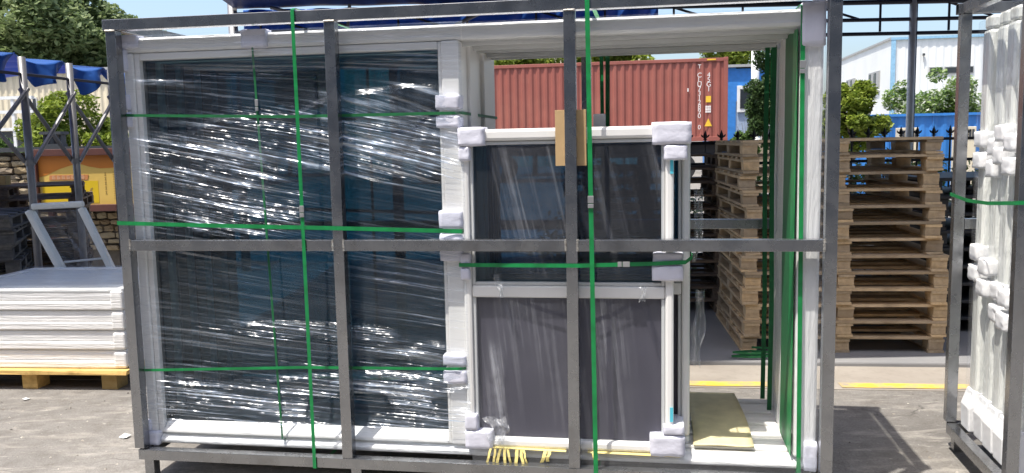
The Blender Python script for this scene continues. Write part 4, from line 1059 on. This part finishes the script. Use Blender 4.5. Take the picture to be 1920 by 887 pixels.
# ------------------------------------------------------------------ blue cabin, white pole, small cabinet
cb = thing('site_cabin', 'bright blue two-storey cabin beside the red container', 'cabin', (8.62, 34.6, 0), -.10)
B(0, .62, .3, 6, 0, 4.36).build('wall', 'cabin_blue', cb); B(.62, 2.6, .34, 6, 0, 4.30).build('wall', 'cabin_grey', cb)
B(.62, 2.6, .30, .338, 3.0, 4.31).build('cladding_panel', 'cabin_blue', cb)
B(-.1, 2.7, .15, 6.1, 4.365, 4.47).build('roof', 'ac_grey', cb)
w_ = B(.66, 1.5, .24, .299, 2.55, 3.62).build('window', 'pole_white', cb, bevel=.01); B(.78, 1.38, .22, .238, 2.70, 3.48).build('pane', 'dark_window', w_)
w_ = B(1.75, 2.5, .24, .299, 2.0, 3.62).build('window', 'pole_white', cb, bevel=.01); B(1.86, 2.39, .22, .238, 2.15, 3.48).build('pane', 'dark_window', w_)
wp = thing('white_pole', 'thick white pole standing on a stone base beside the blue cabin', 'pole', (7.21, 25, 0), 0)
MB().cyl((0, 0, 1.5), (0, 0, 4.6), .115, n=16).build('shaft', 'pole_white', wp, smooth=True)
MB().cyl((0, 0, 1.38), (0, 0, 1.5), .2, .15, 12).build('base', 'pole_white', wp)
B(-.5, .9, -.4, .5, 0, 1.38).build('plinth', 'stone', wp, bevel=.03)
ac = thing('air_unit', 'grey air unit box standing on the plinth next to the white pole', 'air unit', (7.36, 24.75, 1.385), 0)
B(.02, .72, 0, .3, .04, .52).build('case', 'ac_grey', ac, bevel=.02); MB().cyl((.3, -.012, .27), (.3, -.002, .27), .19, n=20).build('grille', 'dark_box', ac)
for x in (.08, .6): B(x, x + .06, .02, .28, 0, .039).build('foot', 'dark_box', ac)

# ------------------------------------------------------------------ blue hoarding with boxes
bw_ = thing('blue_wall', 'bright blue metal hoarding wall beyond the iron fence', 'wall', (7.0, 20.3, 0), -.09)
for i in range(9):
    corrug('panel', .98, 1.93, .245, .02, 'blue_wall', bw_, (i * 1.0, 0, 0))
    B(i * 1.0 - .012, i * 1.0 + .012, -.02, .04, 0, 1.93).build('seam', 'blue_wall', bw_)
B(-.05, 9.1, -.05, .08, 1.932, 1.99).build('top_rail', 'cabin_blue', bw_)
for px_, lab in ((9.02, 'left of the two beige framed vent boxes against the blue wall'), (10.35, 'right of the two beige framed vent boxes against the blue wall')):
    vb = thing('vent_box', lab, 'vent box', (px_, 19.6, 0), -.09, 'vent boxes by the blue wall')
    B(0, .42, 0, .3, 0, 1.66).build('case', 'cream_cladding', vb, bevel=.01)
    for k in range(5): B(.05 + k * .068, .10 + k * .068, -.012, -.001, 1.38, 1.60).build('slat', 'dark_box', vb)

# ------------------------------------------------------------------ white building right
wb = thing('white_warehouse', 'large white clad warehouse with pale blue trim at the right', 'building', (26.94, 60.0, 0), -.165)
HBW = 8.25
corrug('front_wall', 26, HBW - .15, .5, .03, 'white_cladding', wb, (.15, 0, 0))
B(0, .001 + 26, .06, 22, 0, HBW - .3).build('core', 'white_cladding', wb)
B(-.05, -.001, .06, 22, 0, HBW - .1).build('side_wall', 'white_cladding', wb)
B(-.12, .149, -.12, .059, 0, HBW - .05).build('corner_trim', 'trim_blue', wb)
B(-.15, 26.1, -.14, .04, HBW - .149, HBW + .02).build('eave_trim', 'trim_blue', wb)
B(-.16, .04, .041, 22, HBW - .099, HBW + .05).build('eave_trim', 'ac_grey', wb)
B(-.1, 26, .05, 22, HBW - .1, HBW - .02).build('roof', 'white_cladding', wb)
for (t0, t1, z0, z1) in ((3.0, 6.1, 4.9, 6.25), (10.7, 13.7, 5.05, 6.25), (17.5, 20.5, 5.0, 6.25)):
    w_ = B(-.13, -.052, t0, t1, z0, z1).build('window', 'ac_grey', wb)
    nn_ = 4
    for k in range(nn_):
        a = t0 + .12 + k * (t1 - t0 - .12) / nn_; b = a + (t1 - t0 - .12) / nn_ - .12
        B(-.16, -.131, a, b, z0 + .12, z1 - .12).build('pane', 'dark_window' if k % 2 else 'ac_grey', w_)
    B(-.20, -.052, t0 - .1, t1 + .1, z0 - .12, z0 - .001).build('sill', 'pole_white', wb)
for k in range(3):
    a = 2.4 + k * 1.0
    w_ = B(a, a + .9, -.06, -.001, 5.65, 6.15).build('window', 'ac_grey', wb); B(a + .06, a + .84, -.075, -.061, 5.71, 6.09).build('pane', 'dark_window', w_)
MB().cyl((2.0, -.1, 6.5), (2.0, -.1, 6.95), .03, n=6).build('bracket', 'ac_grey', wb)
MB().cyl((2.0, -.12, 6.95), (2.0, -.12, 7.1), .09, n=8).build('lamp', 'dark_box', wb)

# dark hall added unseen behind the camera to darken what panes and steel reflect
bh_ = thing('reflected_hall', 'long dark grey hall added behind the camera, seen only as reflection in the panes', 'building', (30, -9.0, 0), math.pi - .10)
corrug('front_wall', 60, 9.0, .5, .04, 'hall_grey', bh_)
B(0, 60, .08, 12, 0, 8.9).build('core', 'hall_grey', bh_); B(-.2, 60.2, -.4, 12.2, 9.001, 9.2).build('roof', 'ac_grey', bh_)
for k in range(9):
    w_ = B(3 + k * 6, 6.2 + k * 6, -.08, -.002, 3.6, 5.4).build('window', 'ac_grey', bh_)
    for q_ in range(3): B(3.1 + k * 6 + q_ * 1.04, 4.02 + k * 6 + q_ * 1.04, -.1, -.081, 3.7, 5.3).build('pane', 'dark_window', w_)

# far cream hall behind the container
fh = thing('cream_hall', 'cream corrugated hall glimpsed above the container behind the trees', 'building', (-10.5, 54.5, 0), -.165)
corrug('front_wall', 19.0, 7.9, .6, .05, 'cream_cladding', fh)
B(0, 19.0, .08, 14, 0, 7.8).build('core', 'cream_cladding', fh); B(-.1, 19.1, -.1, 14, 7.91, 8.05).build('roof', 'white_cladding', fh)

# ------------------------------------------------------------------ cream shed, left
cs = thing('cream_shed', 'cream corrugated shed with dark windows behind the left canopy', 'building', (-20.5, 31.0, 0), -.12)
corrug('front_wall', 9.2, 4.3, .24, .035, 'cream_cladding', cs)
B(0, 9.2, .06, 8, 0, 4.25).build('core', 'cream_cladding', cs); B(-.1, 9.3, -.15, 8, 4.305, 4.42).build('roof', 'ac_grey', cs)
for (x0, x1, z0, z1, n_) in ((4.40, 4.95, 2.92, 3.42, 3), (3.45, 3.62, 2.9, 3.45, 1), (6.4, 6.95, 2.9, 3.4, 3)):
    w_ = B(x0, x1, -.05, -.002, z0, z1).build('window', 'pole_white', cs)
    for k in range(n_):
        a = x0 + .03 + k * (x1 - x0 - .03) / n_
        B(a, a + (x1 - x0 - .03) / n_ - .03, -.065, -.051, z0 + .04, z1 - .04).build('pane', 'dark_window', w_)
# white porch frame at the far left edge
pf = thing('white_porch', 'white framed porch at the left edge in front of the cream shed', 'porch', (-16.6, 27.5, 0), -.1)
for x in (0, .55, 1.1): B(x, x + .1, 0, .1, 0, 3.2).build('post', 'pole_white', pf)
for z_ in (2.2, 2.75, 3.2): B(-.1, 1.3, -.02, .12, z_ + .002, z_ + .10).build('beam', 'pole_white', pf)
for x in (.12, .67): B(x, x + .40, .03, .06, 1.2, 2.19).build('pane', 'dark_window', pf)

# ------------------------------------------------------------------ stone wall and notice board, left
sw = thing('stone_wall', 'rough tan rubble stone wall behind the left pallets', 'wall', (-6.9, 10.22, 0), -.02)
B(0, 3.4, .03, .34, 0, 1.50).build('wall_core', 'mortar', sw)
B(-.05, 3.45, -.06, .38, 1.505, 1.56).build('coping', 'dark_box', sw)
r = random.Random(77); sv = []
for k in range(7):
    m = MB(); q = []
    for i in range(2):
        for (x, z_) in ((-.5, -.42), (-.18, -.5), (.25, -.5), (.5, -.36), (.5, .3), (.2, .5), (-.2, .46), (-.5, .36)):
            q.append((x * (1 if i else .9) + r.uniform(-.07, .07), (0 if i else -1) * 1.0 + (r.uniform(-.25, .25) if not i else 0), z_ * (1 if i else .88) + r.uniform(-.08, .08)))
    q.append((r.uniform(-.15, .15), -1.15, r.uniform(-.15, .15)))
    F = [(i, (i + 1) % 8, 16) for i in range(8)] + [((i + 1) % 8, i, 8 + i, 8 + (i + 1) % 8) for i in range(8)]
    sv.append(m.add(q, F).mesh('stone', 'stone'))
cnt = 0
z_ = .30
while z_ < 1.46:
    hh = r.uniform(.055, .095); x = 0.0 + r.uniform(0, .1)
    while x < 3.35 and cnt < 290:
        ww = r.uniform(.09, .24)
        if x + ww > 3.38: break
        o = put('stone', sv[r.randint(0, 6)], sw, (x + ww / 2, .045, z_ + hh / 2 + r.uniform(-.008, .008)), (0, r.uniform(-.06, .06), 0)); o.scale = (ww * .94, r.uniform(.04, .075), hh * .92); cnt += 1
        x += ww
    z_ += hh
nb_ = thing('notice_board', 'yellow and orange printed notice board in a brown frame by the stone wall', 'notice board', (-5.60, 9.98, .84), -.02)
bw2, bh2 = 1.30, .64
B(0, bw2, .02, .05, 0, bh2).build('back_panel', 'frame_brown', nb_)
B(-.05, bw2 + .05, -.04, .0195, bh2 - .03, bh2 + .05).build('frame_rail', 'frame_brown', nb_, bevel=.005); B(-.05, bw2 + .05, -.04, .0195, -.05, .03).build('frame_rail', 'frame_brown', nb_, bevel=.005)
for x in (-.05, bw2 - .02): B(x, x + .07, -.038, .0195, .031, bh2 - .031).build('frame_post', 'frame_brown', nb_, bevel=.005)
for x in (.1, bw2 - .1): B(x - .03, x + .03, .0505, .10, -.84, bh2).build('leg', 'frame_brown', nb_)
B(.021, bw2 - .021, .012, .0195, .031, bh2 - .031).build('print_sheet', 'print_yellow', nb_)
m_ = MB().prism([(.021, bh2 - .031), (.021, .36), (.12, .39), (.28, .46), (.42, .50), (.50, .52), (.62, .48), (.76, .455), (.90, .46), (1.05, .49), (1.18, .53), (bw2 - .021, .54), (bw2 - .021, bh2 - .031)][::-1], .0095, .0119); m_.build('print_wave', 'print_orange', nb_)
B(.05, .72, .0095, .0119, .05, .31).build('print_block', 'print_gold', nb_)
MB().prism([(.14, .325), (.60, .325), (.615, .385), (.15, .385)], .0070, .0094).build('print_ribbon', 'print_ribbon', nb_)
m_ = MB()
for k in range(7):
    x = .18 + k * .058
    m_.box(x, x + .035, .0050, .0069, .336, .342).box(x, x + .008, .0050, .0069, .343, .370).box(x + .014, x + .020, .0050, .0069, .343, .372).box(x + .027, x + .035, .0050, .0069, .343, .366).box(x + .0005, x + .034, .0050, .0069, .3725, .377)
m_.build('print_text', 'print_pale', nb_)
m_ = MB()
for k in range(5):
    z_ = .37 - k * .055
    m_.box(.80, .822, .0095, .0119, z_, z_ + .006).box(.808, .814, .0095, .0119, z_ + .007, z_ + .028).box(.80, .822, .0095, .0119, z_ + .029, z_ + .034)
for k in range(12): m_.box(.90, 1.22, .0095, .0119, .10 + k * .028, .103 + k * .028)
m_.prism([(.62, .16), (.645, .15), (.64, .20), (.655, .23), (.63, .225), (.615, .195)], .0070, .0094)
m_.build('print_text', 'print_mark', nb_)
db = thing('lantern_box', 'small dark box with openings standing on the stone wall at left', 'box', (-5.72, 10.38, 1.561), 0)
B(0, .22, 0, .16, .0, .035).build('base', 'dark_box', db); B(-.02, .24, -.02, .18, .15, .185).build('lid', 'dark_box', db)
for x in (.0, .095, .19): B(x, x + .03, .02, .14, .036, .149).build('post', 'dark_box', db)

# ------------------------------------------------------------------ small litter on the ground
r = random.Random(3)
for (x, y, sz, lab) in ((-2.98, 5.0, .022, 'crumpled white scrap on the ground below the left pallet'), (-2.05, 4.28, .03, 'pale flat scrap lying on the ground in front of the left bundle, left piece'), (-1.98, 4.30, .026, 'pale flat scrap lying on the ground in front of the left bundle, right piece')):
    q = [(sz * math.cos(a) * r.uniform(.6, 1.3), sz * math.sin(a) * r.uniform(.5, 1.1), r.uniform(.001, sz * .4)) for a in [k * .785 for k in range(8)]] + [(0, 0, sz * r.uniform(.5, .9)), (0, 0, .0005)]
    o = MB().add(q, [(i, (i + 1) % 8, 8) for i in range(8)] + [((i + 1) % 8, i, 9) for i in range(8)]).build('litter_scrap', 'scrap'); o.location = (x, y, .002); tag(o, lab, 'litter')

def crumple(label, loc, w, h, seed, parent=None, mat='film_thick', rz=A):
    u, v_ = np.meshgrid(np.linspace(0, 1, 22), np.linspace(0, 1, 30))
    x = w * (u - .5) * (.35 + .65 * vnoise(v_ * 4, v_ * 0, seed)) + w * .5 * (vnoise(v_ * 3, u * 0, seed + 1) - .5)
    y = .03 * (vnoise(u * 5, v_ * 6, seed + 2) - .5) + .02 * np.sin(u * 9 + v_ * 5)
    z = h * (v_ - .5) + .015 * vnoise(u * 6, v_ * 6, seed + 3)
    o = put('film_tail', grid_mesh('film_tail', x, y, z, mat, np.clip(.5 + vnoise(u * 9, v_ * 9, seed + 4), 0, 1.5)), None, loc, (0, 0, rz))
    return tag(o, label, 'film', 'loose film tails')
crumple('short film tail on the small window meeting rail at left', cr(1.685, .030, .905), .03, .10, 1)
crumple('short film tail on the small window meeting rail at right', cr(2.27, .030, .875), .03, .06, 2)
crumple('bunched film at the lower left corner of the insect screen', cr(1.655, .030, .28), .10, .13, 3)
crumple('long loose film tail hanging beside the right edge of the small windows', cr(2.49, .12, .72), .06, .32, 4)
crumple('loose film loop hanging beside the small window right jamb above the rail', cr(2.485, .14, 1.14), .04, .30, 5)
# grit scattered on the yard floor
r_ = np.random.default_rng(5); n_ = 3000
gx = r_.uniform(-4.2, 4.2, n_); gy = r_.uniform(2.4, 5.3, n_); gs = .0022 + .009 * r_.random(n_) ** 5
V_ = []; F_ = []
for i in range(n_):
    o_ = len(V_); a_ = r_.uniform(0, 6.28); k_ = gs[i]
    for j in range(3): V_.append((gx[i] + math.cos(a_ + j * 2.1) * k_ * r_.uniform(.7, 1.6), gy[i] + math.sin(a_ + j * 2.1) * k_, .0006))
    V_.append((gx[i], gy[i], .0006 + k_ * r_.uniform(.4, .9))); F_ += [(o_, o_ + 1, o_ + 3), (o_ + 1, o_ + 2, o_ + 3), (o_ + 2, o_, o_ + 3)]
o = MB().add(V_, F_).build('grit', 'grit_mat'); o['kind'] = 'stuff'; o['label'] = 'pale grit and splinters scattered on the yard floor'; o['category'] = 'grit'
